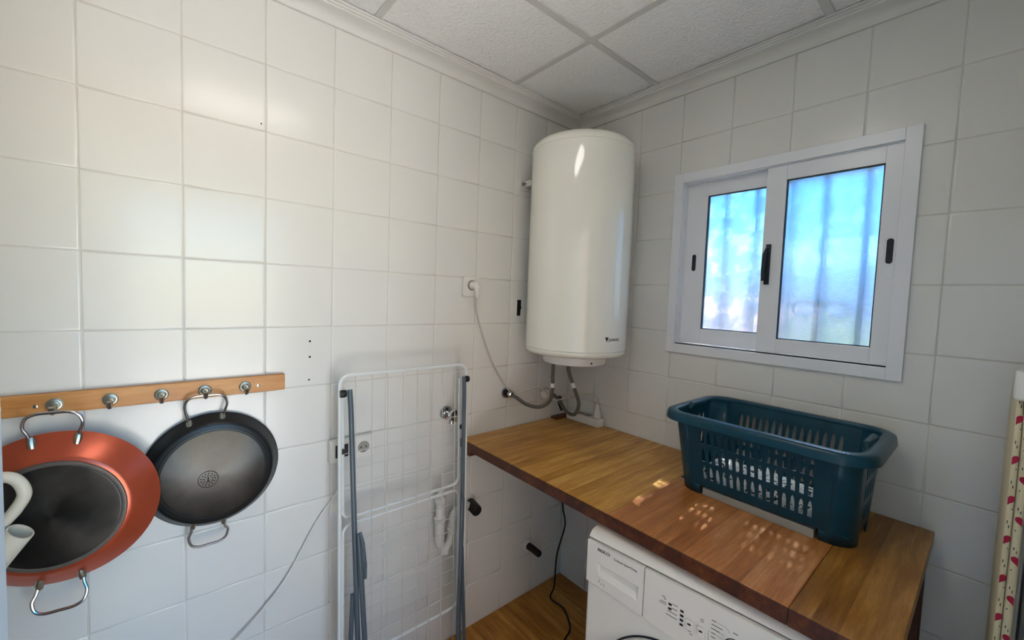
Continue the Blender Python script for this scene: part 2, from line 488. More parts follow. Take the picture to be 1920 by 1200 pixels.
# --- cove moulding along the visible walls
cove = [(0.0, 2.398), (0.010, 2.398), (0.012, 2.404)]
for i in range(7):
    a = PI / 2 * i / 6
    cove.append((0.012 + 0.042 * (1 - math.cos(a)), 2.404 + 0.026 * math.sin(a)))
cove += [(0.056, 2.431), (0.057, 2.435), (0.064, 2.436), (0.065, 2.4405), (0.074, 2.4415), (0.076, 2.445), (0.0, 2.445)]
n = len(cove)
mb = MB().add([(d, -d, z) for d, z in cove] + [(d, RY, z) for d, z in cove], [[i, (i + 1) % n, n + (i + 1) % n, n + i] for i in range(n)] + [list(range(n)), [n + i for i in range(n)]])
struct('trim_1', mb, M_CROWN, 'white cove moulding between left wall and ceiling', 'moulding', angle=25)
mb = MB().add([(d, -d, z) for d, z in cove] + [(RX, -d, z) for d, z in cove], [[i, (i + 1) % n, n + (i + 1) % n, n + i] for i in range(n)] + [list(range(n)), [n + i for i in range(n)]])
struct('trim_2', mb, M_CROWN, 'white cove moulding between window wall and ceiling', 'moulding', angle=25)

# --- open door leaf whose edge closes the view on the left
door = thing('door_1', 'blue-white door leaf standing open at the left edge', 'door', (0.820, -1.82, 0), kind='structure')
link('door_leaf', MB().box(0.820, RX - 0.004, -1.838, -1.801, 0.008, 2.03), M_DOORP, door, smooth=False, bevel=0.002)
hd = link('door_handle', MB().tube([(0.88, -1.801, 1.02), (0.88, -1.76, 1.02), (0.89, -1.752, 1.02), (1.0, -1.752, 1.02)], 0.009, 10), M_NICKEL, door)
link('handle_plate', MB().box(0.86, 0.90, -1.803, -1.797, 0.94, 1.12), M_NICKEL, hd, smooth=False, bevel=0.002)

# ------------------------------------------------------------------ window
win = thing('window_1', 'white aluminium sliding window with two frosted panes', 'window', (0.935, 0, 1.342), kind='structure')
ZT, ZB, XL, XR = 2.067, 1.319, 0.560, 1.310
mb = MB()
w = 0.037
mb.box(XL, XL + w, -0.012, 0.03, ZB, ZT); mb.box(XR - w, XR, -0.012, 0.03, ZB, ZT)
frame = link('frame', MB().box(XL, XL + w, -0.012, 0.0, ZB, ZT), M_ALU, win, smooth=False, bevel=0.0012)
link('frame', MB().box(XR - w, XR, -0.012, 0.0, ZB, ZT), M_ALU, win, smooth=False, bevel=0.0012)
link('frame', MB().box(XL + w, XR - w, -0.012, 0.0, ZT - w, ZT), M_ALU, win, smooth=False, bevel=0.0012)
link('frame', MB().box(XL + w, XR - w, -0.012, 0.0, ZB, ZB + w), M_ALU, win, smooth=False, bevel=0.0012)
mb = MB()                                   # track channel lining the opening
ix0, ix1, iz0, iz1 = XL + w, XR - w, ZB + w, ZT - w
mb.box(HX0 + 0.0005, ix0 + 0.003, 0.0, 0.075, HZ0, HZ1); mb.box(ix1 - 0.003, HX1 - 0.0005, 0.0, 0.075, HZ0, HZ1)
mb.box(ix0, ix1, 0.0, 0.075, iz1 - 0.003, HZ1 - 0.0005); mb.box(ix0, ix1, 0.0, 0.075, HZ0 + 0.0005, iz0 + 0.004)
mb.box(ix0, ix1, 0.0, 0.004, iz0, iz0 + 0.006)
link('track', mb, M_ALU, win, smooth=False)

def sash(x0, x1, y0, y1, gx0, gx1, gz0, gz1, z0, z1, gm):
    s = link('sash', MB().box(x0, gx0, y0, y1, z0, z1), M_ALU, win, smooth=False, bevel=0.0015)
    link('stile', MB().box(gx1, x1, y0, y1, z0, z1), M_ALU, s, smooth=False, bevel=0.0015)
    link('rail', MB().box(gx0, gx1, y0 + 0.0006, y1, gz1, z1), M_ALU, s, smooth=False, bevel=0.001)
    link('rail', MB().box(gx0, gx1, y0 + 0.0006, y1, z0, gz0), M_ALU, s, smooth=False, bevel=0.001)
    mb = MB(); e = 0.003; ym = (y0 + y1) / 2 - 0.003
    mb.box(gx0, gx0 + e, y0 + 0.004, ym + 0.004, gz0, gz1); mb.box(gx1 - e, gx1, y0 + 0.004, ym + 0.004, gz0, gz1)
    mb.box(gx0, gx1, y0 + 0.004, ym + 0.004, gz0, gz0 + e); mb.box(gx0, gx1, y0 + 0.004, ym + 0.004, gz1 - e, gz1)
    link('seal', mb, M_SEAL, s, smooth=False)
    link('pane', MB().box(gx0 + 0.001, gx1 - 0.001, ym + 0.004, ym + 0.008, gz0 + 0.001, gz1 - 0.001), gm, s, smooth=False)
    return s
s1 = sash(ix0 + 0.001, 0.962, 0.036, 0.066, 0.683, 0.922, 1.424, 1.972, iz0 + 0.006, iz1 - 0.002, M_GLASS_L)
s2 = sash(0.908, ix1 - 0.002, 0.004, 0.032, 0.972, 1.231, 1.412, 1.976, iz0 + 0.006, iz1 - 0.002, M_GLASS_R)
# finger grips (recessed dark slots with a rounded surround) and the lock in the middle
def grip(s, x, y, zc, half=0.04):
    link('finger_grip', MB().prism(rrect(x - 0.008, x + 0.008, zc - half * 0.95, zc + half * 0.95, 0.0075), lambda a, b, h: (a, h, b), y - 0.0012, y + 0.004), M_SEAL, s, smooth=False)
    link('grip_plate', MB().tube([(a, y - 0.0002, b) for a, b in rrect(x - 0.0125, x + 0.0125, zc - half * 2.1, zc + half * 1.1, 0.012)], 0.0008, 5, closed=True), M_ALU, s)
grip(s1, 0.640, 0.036, 1.700, 0.036)
grip(s2, 1.2575, 0.004, 1.708, 0.040)
lk = link('lock', MB().box(0.922, 0.938, -0.004, 0.004, 1.607, 1.752), M_SEAL, s2, smooth=False, bevel=0.002)
link('latch_lever', MB().tube([(0.927, -0.004, 1.735), (0.925, -0.016, 1.715), (0.923, -0.018, 1.66), (0.923, -0.012, 1.62)], [0.006, 0.007, 0.007, 0.006], 8), M_SEAL, lk if False else s2)
link('lock_screw', MB().lathe([(0.004, 0), (0.003, 0.003)], (0.931, -0.006, 1.728), 'Y', 10), M_CHROME, s2)

# ------------------------------------------------------------------ outdoors
M_GND = mat('dry_ground', '#c2b596', 0.95, var=0.15, varscale=1.5)
M_PINK = mat('salmon_rendered_wall', '#dda898', 0.9, var=0.06, varscale=2)
M_LEAF = mat('yellow_green_leaves', '#c4c763', 0.75, var=0.3, varscale=6)
def leafy(m, k):
    t = m.node_tree; b = t.nodes['Principled BSDF']; out = t.nodes['Material Output']
    tl = t.nodes.new('ShaderNodeBsdfTranslucent'); mx = t.nodes.new('ShaderNodeMixShader'); mx.inputs[0].default_value = k
    src = b.inputs['Base Color'].links[0].from_socket
    t.links.new(src, tl.inputs['Color']); t.links.new(b.outputs[0], mx.inputs[1]); t.links.new(tl.outputs[0], mx.inputs[2]); t.links.new(mx.outputs[0], out.inputs['Surface'])
leafy(M_LEAF, 0.5)
M_FAR = mat('blue_green_trees', '#7d9aa0', 0.9, var=0.2, varscale=2)
M_IRON = mat('dark_painted_iron', '#22262c', 0.5)
M_EAVE = mat('brown_eave_boards', '#7a5a48', 0.8)
M_TERR = mat('pale_terrace_paving', '#e0ded8', 0.9, var=0.06, varscale=2)
tag(struct('terrace', MB().box(RX + WN, 9, -9, T + 0.02, -0.12, -0.02), M_TERR, 'pale paved terrace outside the doorway', 'terrace', smooth=False), 'pale paved terrace outside the doorway', 'terrace', kind='structure')
M_BLOCKER = mat('brown_light_blocker', '#655548', 0.9, var=0.15, varscale=5)
tag(struct('light_blocker', MB().box(RX + WN + 0.02, 9, -2.9, -2.12, -0.12, 3.3), M_BLOCKER, 'unseen brown block added along the terrace to keep sky light out', 'blocker', smooth=False), 'unseen brown block added along the terrace to keep sky light out', 'blocker', kind='structure')  # added out of view: blocks sky light through the doorway, gives a brown bounce
tag(struct('ground_outside', MB().box(-30, 30, T + 0.02, 60, -0.25, -0.15), M_GND, 'dry ground outside the window', 'ground', smooth=False), 'dry pale ground outside the window', 'ground', kind='structure')
nh = thing('neighbour_house', 'low house with salmon roof outside the left pane', 'house', (-4.2, 8.0, -0.15))
link('house_wall', MB().box(-7.0, -1.35, 6.6, 10.4, -0.15, 0.70), M_PLAIN, nh, smooth=False)
link('roof', MB().add([(-7.3, 6.2, 0.62), (-1.1, 6.2, 0.62), (-1.1, 8.6, 1.72), (-7.3, 8.6, 1.72), (-1.1, 11.0, 0.62), (-7.3, 11.0, 0.62), (-7.3, 6.2, 0.55), (-1.1, 6.2, 0.55), (-1.1, 11.0, 0.55), (-7.3, 11.0, 0.55)],
     [[0, 1, 2, 3], [3, 2, 4, 5], [0, 3, 5, 9, 6], [1, 7, 8, 4, 2], [0, 6, 7, 1], [5, 4, 8, 9], [6, 9, 8, 7]]), M_PINK, nh, smooth=False)
def leafball(name, label, c, rx, ry, rz, m, seed, n=2600, leaf=0.07):
    rnd = random.Random(seed)
    t = thing(name, label, 'shrub', (c[0], c[1], -0.15))
    mb = MB()
    for _ in range(n):
        d = Vector((rnd.gauss(0, 1), rnd.gauss(0, 1), rnd.gauss(0, 1))).normalized()
        k = rnd.uniform(0.7, 1.0)
        p = Vector((c[0] + d.x * rx * k, c[1] + d.y * ry * k, c[2] + d.z * rz * k))
        if p.z < -0.1: continue
        a = Vector((rnd.gauss(0, 1), rnd.gauss(0, 1), rnd.gauss(0, 1))).normalized(); b = d.cross(a).normalized(); a = (a + d * 0.4).normalized()
        s = leaf * rnd.uniform(0.6, 1.2)
        mb.add([p - a * s, p + b * s * 0.45, p + a * s, p - b * s * 0.45], [[0, 1, 2, 3]])
    o = link('foliage', mb, m, t, smooth=False); o['kind'] = 'stuff'
    link('stem', MB().tube([(c[0], c[1], -0.15), (c[0] + 0.03, c[1], c[2] * 0.5), (c[0], c[1], c[2] + rz * 0.3)], [0.05, 0.04, 0.015], 8), M_EAVE, t)
leafball('garden_shrub', 'yellow-green shrub outside the right pane', (0.25, 4.3, 0.55), 0.85, 0.6, 0.95, M_LEAF, 3)
leafball('garden_tree', 'blue-green tree line far outside the window, left', (-3.6, 14, 0.7), 3.0, 1.2, 1.4, M_FAR, 5, 2400, 0.2)
leafball('garden_tree', 'blue-green tree line far outside the window, right', (3.2, 14.0, 0.7), 2.6, 1.2, 1.4, M_FAR, 6, 2400, 0.2)
hl = MB()
prof_h = [(-60, 3), (-45, 7), (-33, 9.5), (-22, 7.5), (-12, 10), (-3, 12), (6, 9), (16, 10.5), (28, 7), (40, 9), (60, 4)]
hl.add([(x, 90, -1) for x, z in prof_h] + [(x, 96, z) for x, z in prof_h] + [(x, 120, z * 0.7) for x, z in prof_h], [[r * 11 + i, r * 11 + i + 1, r * 11 + i + 12, r * 11 + i + 11] for r in range(2) for i in range(10)])
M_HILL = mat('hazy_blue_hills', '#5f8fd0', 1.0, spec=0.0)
struct('hills', hl, M_HILL, 'hazy blue hills far outside the window', 'hills')
gr = thing('window_grille', 'dark iron grille of vertical bars outside the window', 'grille', (0.935, 0.155, HZ0))
for x in (0.715, 0.835, 0.955, 1.06, 1.175):
    link('bar', MB().box(x - 0.007, x + 0.007, 0.148, 0.162, HZ0 + 0.002, HZ1 - 0.002), M_IRON, gr, smooth=False)
link('crossbar', MB().box(HX0 + 0.002, HX1 - 0.002, 0.144, 0.166, HZ0 + 0.03, HZ0 + 0.045), M_IRON, gr, smooth=False)
link('crossbar', MB().box(HX0 + 0.002, HX1 - 0.002, 0.144, 0.166, HZ1 - 0.045, HZ1 - 0.03), M_IRON, gr, smooth=False)
for cx, sg in ((1.06, 1), (1.06, -1)):
    sp = [(cx + sg * (0.05 - 0.05 * math.cos(t) * (1 - t / 9)), 0.155, 1.52 + 0.05 * math.sin(t) * (1 - t / 9)) for t in [k * 0.35 for k in range(18)]]
    link('scroll', MB().tube(sp, 0.005, 6), M_IRON, gr)

# ------------------------------------------------------------------ ceiling lamp (gives the room its warm light, stands outside the frame)
lp = thing('ceiling_lamp', 'oblong white flush ceiling lamp near the doorway', 'lamp', (0.97, -1.36, RZ))
M_LAMP = mat('opal_glass_lit', '#fff4e0', 0.5, emit=('#fffaf2', LAMP_STRENGTH))
dif = MB()
LX, LY = 0.97, -1.36
loops_ = [[(LX + a_ * k, LY + b_ * (1 - (1 - k) * 0.4), z_) for a_, b_ in rrect(-0.10, 0.10, -0.26, 0.26, 0.06, 5)] for k, z_ in ((1.0, 2.425), (0.99, 2.405), (0.90, 2.388), (0.70, 2.378), (0.35, 2.373))]
nl = len(loops_[0])
dif.add([p for l in loops_ for p in l], [[i * nl + k, i * nl + (k + 1) % nl, (i + 1) * nl + (k + 1) % nl, (i + 1) * nl + k] for i in range(4) for k in range(nl)] + [[4 * nl + k for k in range(nl)]])
link('diffuser', dif, M_LAMP, lp)
link('base_tray', MB().prism([(LX + a_, LY + b_) for a_, b_ in rrect(-0.108, 0.108, -0.268, 0.268, 0.064, 5)], lambda a, b, h: (a, b, h), 2.422, RZ - 0.002), M_WHITE, lp)

# ------------------------------------------------------------------ worktop: three butt-jointed boards
ZC = 0.905
TH = 0.038
YF = -0.69
def board(x0, x1, m, label, yf=YF, y1=-0.0035):
    t = thing('worktop_board', label, 'worktop', ((x0 + x1) / 2, (yf + y1) / 2, ZC - TH), group='wooden worktop boards')
    link('slab', MB().box(x0 + 0.0006, x1 - 0.0006, yf + 0.004, y1, ZC - TH, ZC), m, t, smooth=False, bevel=0.0012)
    link('front_edge', MB().box(x0 + 0.0006, x1 - 0.0006, yf, yf + 0.004, ZC - TH, ZC - 0.0006), M_WOODE, t, smooth=False, bevel=0.001)
    return t
board(0.003, 0.782, M_WOODA, 'honey-brown worktop board running into the corner under the boiler')
board(0.782, 1.240, M_WOODB, 'reddish-brown middle worktop board under the basket and over the machine')
wb3 = board(1.240, 1.406, M_WOODC, 'narrow end worktop board to the right of the basket')
cl_ = tag(link('worktop_cleat', MB().box(0.0005, 0.028, -0.655, -0.01, ZC - TH - 0.045, ZC - TH), M_CLEAT, None, smooth=False, bevel=0.002), 'dark wooden support cleat on the wall under the worktop', 'cleat')
# right-hand leg panel carrying the free end (below the frame)
link('leg', MB().box(1.362, 1.396, -0.05, -0.01, 0.0, ZC - TH), M_CLEAT, wb3, smooth=False, bevel=0.003)

# ------------------------------------------------------------------ boiler
BX, BY, BR = 0.270, -0.272, 0.2213
bo = thing('water_heater', 'tall white cylindrical electric water heater in the corner', 'water heater', (BX, BY, 1.235))
prof = [(BR - 0.004, 1.318), (BR, 1.320), (BR, 2.150)]
link('tank', MB().lathe(prof + [(BR - 0.0015, 2.152)], (BX, BY, 0), 'Z', 72, caps=False), M_ENAMEL, bo)
cap = []
for i in range(9):
    a = PI / 2 * i / 8
    cap.append((BR - 0.042 + 0.043 * math.cos(a), 2.155 + 0.040 * math.sin(a)))
cap += [(0.10, 2.203), (0.0, 2.206)]
link('top_cap', MB().lathe([(BR - 0.004, 2.150), (BR + 0.001, 2.152)] + cap, (BX, BY, 0), 'Z', 72, caps=False), M_ENAMEL, bo)
link('bottom_cap', MB().lathe([(0.0, 1.285), (0.14, 1.285), (BR - 0.02, 1.291), (BR - 0.006, 1.298), (BR + 0.0005, 1.308), (BR + 0.0005, 1.3155), (BR - 0.003, 1.3172), (BR - 0.004, 1.319)], (BX, BY, 0), 'Z', 72, caps=False), M_ENAMEL, bo)
fc = link('flange_cover', MB().lathe([(0.0, 1.246), (0.120, 1.246), (0.135, 1.250), (0.139, 1.258), (0.139, 1.286)], (BX, BY, 0), 'Z', 56, caps=False), M_WHITE, bo)
a = math.radians(-18)
link('pilot_light', MB().lathe([(0.004, 0.136), (0.004, 0.1405)], (0, 0, 0), 'X', 10).xf(Matrix.Translation((BX, BY, 1.263)) @ Matrix.Rotation(a, 4, 'Z')), M_BLACK, fc, smooth=False)
link('thermostat_knob', MB().lathe([(0.0, 1.238), (0.026, 1.239), (0.030, 1.246)], (BX - 0.02, BY - 0.02, 0), 'Z', 24, caps=False), M_WHITE, fc)
# maker's mark wrapped round the tank
def wrap(vs, ang0, z0):
    out = []
    for v in vs:
        aa = ang0 + v.x / (BR + 0.0006)
        r = BR + 0.0004 + v.z
        out.append((BX + r * math.cos(aa), BY + r * math.sin(aa), z0 + v.y))
    return out
vs_, fs_ = text_mesh('JUNKERS', 0.0155)
link('maker_name', MB().add(wrap(vs_, math.radians(-12.0), 1.3655), fs_), M_PRINT, bo, smooth=False)
tri = [Vector((0, 0.016, 0.0003)), Vector((0.0165, 0.016, 0.0003)), Vector((0.0085, -0.004, 0.0003)), Vector((0.0085, 0.010, 0.0003))]
link('maker_emblem', MB().add(wrap(tri, math.radians(-17.0), 1.3655), [[0, 3, 2], [0, 1, 3], [1, 2, 3]]), M_PRINT, bo, smooth=False)
# wall bracket with two bolts
br = link('wall_bracket', MB().box(0.0005, 0.006, -0.400, -0.345, 2.030, 2.082), M_WHITE, bo, smooth=False, bevel=0.001)
link('bracket_arm', MB().box(0.003, 0.075, -0.375, -0.345, 2.046, 2.072), M_WHITE, br, smooth=False, bevel=0.002)
link('bolt', MB().lathe([(0.009, 0.005), (0.009, 0.014), (0.004, 0.015), (0.004, 0.026)], (0, -0.384, 2.057), 'X', 6), M_NICKEL, br, smooth=False)
link('bracket_arm', MB().box(0.0005, 0.09, -0.30, -0.25, 1.45, 1.47), M_NICKEL, br, smooth=False)

# hoses under the heater, their stop valves
def hose(name, label, pts, r, tagpos):
    t = thing(name, label, 'hose', pts[-1])
    link('braid', MB().tube(spline(pts, 10), r, 10), M_BRAID, t)
    sp = spline(pts, 10)
    for k in (0, len(sp) - 2):
        link('ferrule', MB().tube([sp[k], sp[k + 1]], r * 1.45, 12), M_CHROME, t)
    link('paper_tag', MB().tube(sp[tagpos:tagpos + 4], r * 1.12, 10), M_WHITE, t)
    return t
hose('flexible_hose', 'braided hose curving from the heater to the left wall valve', [(0.205, -0.335, 1.2455), (0.203, -0.335, 1.185), (0.200, -0.330, 1.12), (0.190, -0.335, 1.062), (0.155, -0.36, 1.030), (0.11, -0.40, 1.036), (0.065, -0.425, 1.062), (0.03, -0.44, 1.075)], 0.0085, 16)
hose('flexible_hose', 'braided hose curving from the heater to the corner valve', [(0.245, -0.282, 1.2375), (0.250, -0.280, 1.20), (0.272, -0.265, 1.13), (0.290, -0.25, 1.06), (0.265, -0.245, 1.004), (0.20, -0.23, 1.000), (0.13, -0.20, 1.028), (0.06, -0.175, 1.045), (0.03, -0.17, 1.045)], 0.0085, 17)
def stop_valve(label, y, z):
    t = thing('stop_valve', label, 'valve', (0, y, z), group='stop valves under the heater')
    link('rosette', MB().lathe([(0.026, 0.0005), (0.024, 0.006), (0.012, 0.010)], (0, y, z), 'X', 24), M_CHROME, t)
    b = link('valve_body', MB().lathe([(0.012, 0.006), (0.012, 0.03), (0.015, 0.03), (0.015, 0.045), (0.009, 0.05)], (0, y, z), 'X', 16), M_CHROME, t)
    return t
v1 = stop_valve('chrome stop valve on the left wall at the braided hose end', -0.44, 1.075)
link('collar', MB().lathe([(0.019, 0.011), (0.021, 0.018), (0.019, 0.026)], (0, -0.44, 1.075), 'X', 20), M_BLACK, v1)
v2 = stop_valve('chrome stop valve near the corner with white round handle', -0.17, 1.045)
link('valve_handle', MB().lathe([(0.020, 0.0), (0.024, 0.006), (0.024, 0.02), (0.012, 0.028)], (0.045, -0.23, 1.052), 'X', 16), M_WHITE, v2)
link('valve_stem', MB().tube([(0.03, -0.17, 1.045), (0.045, -0.2, 1.05), (0.05, -0.23, 1.052)], 0.008, 8), M_CHROME, v2)
link('safety_drain', MB().tube([(0.09, -0.165, 1.04), (0.095, -0.16, 1.0), (0.10, -0.15, 0.97)], [0.012, 0.011, 0.008], 10), M_RUBBER, v2)

# power strip on the worktop below, with its plug and cord
ps = thing('power_strip', 'white power strip on the worktop in the corner', 'power strip', (0.16, -0.045, ZC))
link('housing', MB().box(0.055, 0.262, -0.066, -0.018, ZC, ZC + 0.040), M_WHITE, ps, smooth=False, bevel=0.004)
link('rocker_switch', MB().box(0.075, 0.105, -0.055, -0.03, ZC + 0.040, ZC + 0.044), M_WHITE, ps, smooth=False, bevel=0.001)
for x in (0.135, 0.18):
    link('socket_well', MB().lathe([(0.0, ZC + 0.0405), (0.017, ZC + 0.0405), (0.020, ZC + 0.042)], (x, -0.042, 0), 'Z', 20, caps=False), M_GREY, ps)
pg = thing('power_plug', 'white angled plug standing in the power strip', 'plug', (0.236, -0.042, ZC + 0.042))
link('plug_body', MB().lathe([(0.018, ZC + 0.0425), (0.018, ZC + 0.058), (0.011, ZC + 0.085), (0.007, ZC + 0.110)], (0.236, -0.042, 0), 'Z', 16), M_WHITE, pg)
link('cord', MB().tube(spline([(0.236, -0.042, ZC + 0.108), (0.225, -0.045, ZC + 0.145), (0.19, -0.06, ZC + 0.155), (0.14, -0.10, ZC + 0.135), (0.09, -0.14, ZC + 0.11), (0.05, -0.16, ZC + 0.13)], 8), 0.0032, 8), M_CABLE, pg)

# wall socket feeding the heater
def socket_plate(t, y0, y1, z0, z1, depth):
    b = link('plate', MB().prism(rrect(y0, y1, z0, z1, 0.006, 4), lambda a, b, h: (h, a, b), 0.0005, depth), M_WHITE, t, smooth=False, bevel=0.002)
    link('inner_frame', MB().prism(rrect(y0 + 0.012, y1 - 0.012, z0 + 0.012, z1 - 0.012, 0.003, 3), lambda a, b, h: (h, a, b), depth, depth + 0.0025), M_WHITE, b, smooth=False, bevel=0.0008)
    return b
ws = thing('wall_socket', 'white wall socket left of the water heater', 'socket', (0, -0.661, 1.567))
socket_plate(ws, -0.703, -0.619, 1.525, 1.609, 0.011)
link('socket_well', MB().lathe([(0.0, 0.0138), (0.019, 0.0138), (0.021, 0.0150), (0.0225, 0.0138)], (0, -0.661, 1.572), 'X', 24, caps=False), M_GREY, ws)
pc = thing('heater_cord', 'pale grey cord hanging from wall socket to the heater pipes', 'cord', (0.03, -0.655, 1.55))
pl = link('plug_body', MB().tube([(0.014, -0.658, 1.572), (0.036, -0.655, 1.572), (0.042, -0.652, 1.562), (0.040, -0.650, 1.535), (0.036, -0.648, 1.522)], [0.018, 0.018, 0.014, 0.009, 0.005], 14), M_WHITE, pc)
link('cord', MB().tube(spline([(0.036, -0.648, 1.524), (0.022, -0.640, 1.47), (0.016, -0.610, 1.39), (0.018, -0.560, 1.27), (0.022, -0.50, 1.165), (0.030, -0.43, 1.082), (0.05, -0.36, 1.085), (0.06, -0.30, 1.095), (0.07, -0.24, 1.07), (0.10, -0.21, 1.03), (0.17, -0.20, 1.06), (0.22, -0.24, 1.14), (0.24, -0.27, 1.2375)], 8), 0.0036, 8), M_CABLE, pc)

# ------------------------------------------------------------------ hook rail with pans
rail = thing('hook_rail', 'long varnished wooden wall rail with round metal hooks', 'hook rail', (0, -1.68, 1.206))
link('board', MB().box(0.0005, 0.020, -2.06, -1.378, 1.206, 1.256), M_RAIL, rail, smooth=False, bevel=0.002)
for y in (-1.974, -1.876, -1.779, -1.679, -1.584, -1.486):
    h = link('hook', MB().lathe([(0.0155, 0.020), (0.0158, 0.0225), (0.0135, 0.0235), (0.0130, 0.0255), (0.0105, 0.026), (0.0100, 0.0285), (0.006, 0.030), (0.006, 0.034)], (0, y, 1.228), 'X', 24), M_NICKEL, rail)
    link('peg', MB().tube([(0.028, y, 1.226), (0.040, y, 1.218), (0.050, y, 1.214), (0.058, y, 1.221), (0.060, y, 1.230)], [0.006, 0.006, 0.0055, 0.0055, 0.006], 8), M_NICKEL, h)
for y in (-1.907, -1.452):
    link('screw', MB().lathe([(0.0045, 0.0195), (0.004, 0.022), (0.0015, 0.0225)], (0, y, 1.228), 'X', 10), M_CHROME, rail)

def pan(name, label, cy, cz, R, Rb, depth, m_wall, m_disc, ring):
    t = thing(name, label, 'pan', (0.03, cy, cz), group='paella pans on the hook rail')
    x0 = 0.012
    xb = x0 + depth
    prof = [(R - 0.012, x0 + 0.002), (R - 0.001, x0 - 0.001), (R, x0 + 0.001), (R - 0.002, x0 + 0.003)]
    n = 6
    for i in range(1, n + 1):
        k = i / n
        prof.append((R - 0.003 - (R - Rb - 0.023) * k, x0 + 0.003 + (depth - 0.010) * (k ** 0.9)))
    prof += [(Rb + 0.016, xb - 0.004), (Rb + 0.010, xb - 0.0032), (Rb + 0.006, xb - 0.002), (Rb + 0.001, xb - 0.0005), (0.0, xb - 0.0005)]
    link('pan_body', MB().lathe(prof, (0, cy, cz), 'X', 96, caps=False), m_wall, t, angle=60)
    if ring:
        link('base_ring', MB().lathe([(Rb + 0.010, xb - 0.0035), (Rb + 0.008, xb + 0.0005), (Rb + 0.001, xb + 0.0012), (Rb - 0.002, xb)], (0, cy, cz), 'X', 96, caps=False), M_RIM, t)
    link('base_disc', MB().lathe([(Rb, xb - 0.001), (Rb - 0.001, xb + 0.001), (Rb - 0.004, xb + 0.0016), (0.0, xb + 0.0016)], (0, cy, cz), 'X', 96, caps=False), m_disc, t)
    # handles: top one hangs on the hook, lower one points down
    def handle(s, dy, hw, reach):
        zr = cz + s * R
        sx = 0.034
        top = zr + s * reach
        yb = cy + dy
        zf = cz + s * math.sqrt(max(0, R * R - (dy - hw * 0.8) ** 2)) - s * 0.012
        zf2 = cz + s * math.sqrt(max(0, R * R - (dy + hw * 0.8) ** 2)) - s * 0.012
        p = [(sx - 0.006, yb - hw * 0.80, zf), (sx, yb - hw * 0.88, zf + s * 0.02), (sx + 0.006, yb - hw, top - s * 0.030), (sx + 0.010, yb - hw * 0.88, top - s * 0.010), (sx + 0.012, yb - hw * 0.55, top - s * 0.001), (sx + 0.012, yb, top),
             (sx + 0.012, yb + hw * 0.55, top - s * 0.001), (sx + 0.010, yb + hw * 0.88, top - s * 0.010), (sx + 0.006, yb + hw, top - s * 0.030), (sx, yb + hw * 0.88, zf2 + s * 0.02), (sx - 0.006, yb + hw * 0.80, zf2)]
        h = link('handle', MB().tube(spline(p, 6), 0.0036, 10), M_STEEL, t)
        for sy, z0 in ((-1, zf), (1, zf2)):
            yy = yb + sy * hw * 0.80
            lug = link('lug', MB().tube([(sx - 0.007, yy, z0 + s * 0.012), (sx - 0.004, yy - sy * 0.001, z0), (sx - 0.001, yy - sy * 0.003, z0 - s * 0.014)], [0.0065, 0.008, 0.006], 10), M_NICKEL, h)
    dyh = -0.019 if not ring else 0.0
    handle(1, dyh, 0.049, 0.060 if not ring else 0.054)
    handle(-1, dyh + 0.004, 0.046, 0.052 if ring else 0.042)
    return t
pr = pan('paella_pan', 'copper-red paella pan with dark base hanging from rail', -1.871, 0.980, 0.187, 0.120, 0.050, M_COPPER, M_DARKDISC, True)
pr.location.x += 0.031
pr.rotation_euler.z = math.radians(-6.5)
pb = pan('paella_pan', 'smaller black paella pan with grey steel base hanging from rail', -1.563, 0.990, 0.168, 0.126, 0.044, M_PANBLK, M_DISC, False)
# stamped emblem on the black pan's base
xe = 0.012 + 0.044 + 0.0018
mb = MB()
mb.lathe([(0.0225, 0), (0.0225, 0.0005), (0.0240, 0.0005), (0.0240, 0)], (xe, -1.580, 0.978), 'X', 32, caps=False)
for ring_r, cnt, ph in ((0.0105, 9, 0.2), (0.0165, 13, 0.0)):
    for k in range(cnt):
        a = 2 * PI * k / cnt + ph
        mb.lathe([(0.0019, -0.0005), (0.0019, 0.0005)], (xe, -1.580 + ring_r * math.cos(a), 0.978 + ring_r * math.sin(a)), 'X', 6)
mb.box(xe - 0.0005, xe + 0.0005, -1.5815, -1.5785, 0.973, 0.984); mb.box(xe - 0.0005, xe + 0.0005, -1.583, -1.577, 0.971, 0.9735)
link('stamped_emblem', mb, M_HOLE, pb, smooth=False)

# white jug hanging behind the door edge
JUGX = 0.012
jg = thing('watering_jug', 'white plastic jug with open spout at the left edge', 'jug', (0.13, -2.02, 0.86))
M_JUG = mat('ivory_plastic', '#ded8c6', 0.4)
link('jug_body', MB().lathe([(0.0, 0.86), (0.055, 0.86), (0.06, 0.865), (0.063, 0.94), (0.058, 1.03), (0.050, 1.045), (0.045, 1.04), (0.05, 1.03), (0.055, 0.94), (0.0, 0.87)], (0.13, -2.035, 0), 'Z', 32, caps=False), M_JUG, jg)
d0, d1 = Vector((0.135, -1.995, 0.880)), Vector((0.155, -1.909, 0.992))
ax = d1 - d0; Ls = ax.length
sp_m = MB().lathe([(0.034, 0.0), (0.0235, Ls - 0.002), (0.0232, Ls), (0.0205, Ls), (0.0200, Ls - 0.004), (0.026, 0.02), (0.0, 0.015)], (0, 0, 0), 'Z', 28, caps=False)
sp_m.xf(Matrix.Translation(d0) @ ax.to_track_quat('Z', 'Y').to_matrix().to_4x4())
link('spout', sp_m, M_JUG, jg)
link('handle', MB().tube(spline([(0.13, -2.03, 1.04), (0.135, -1.985, 1.085), (0.138, -1.945, 1.110), (0.138, -1.918, 1.102), (0.138, -1.905, 1.068), (0.138, -1.918, 1.035), (0.136, -1.940, 1.005), (0.134, -1.962, 0.975)], 6), 0.0115, 12), M_JUG, jg)
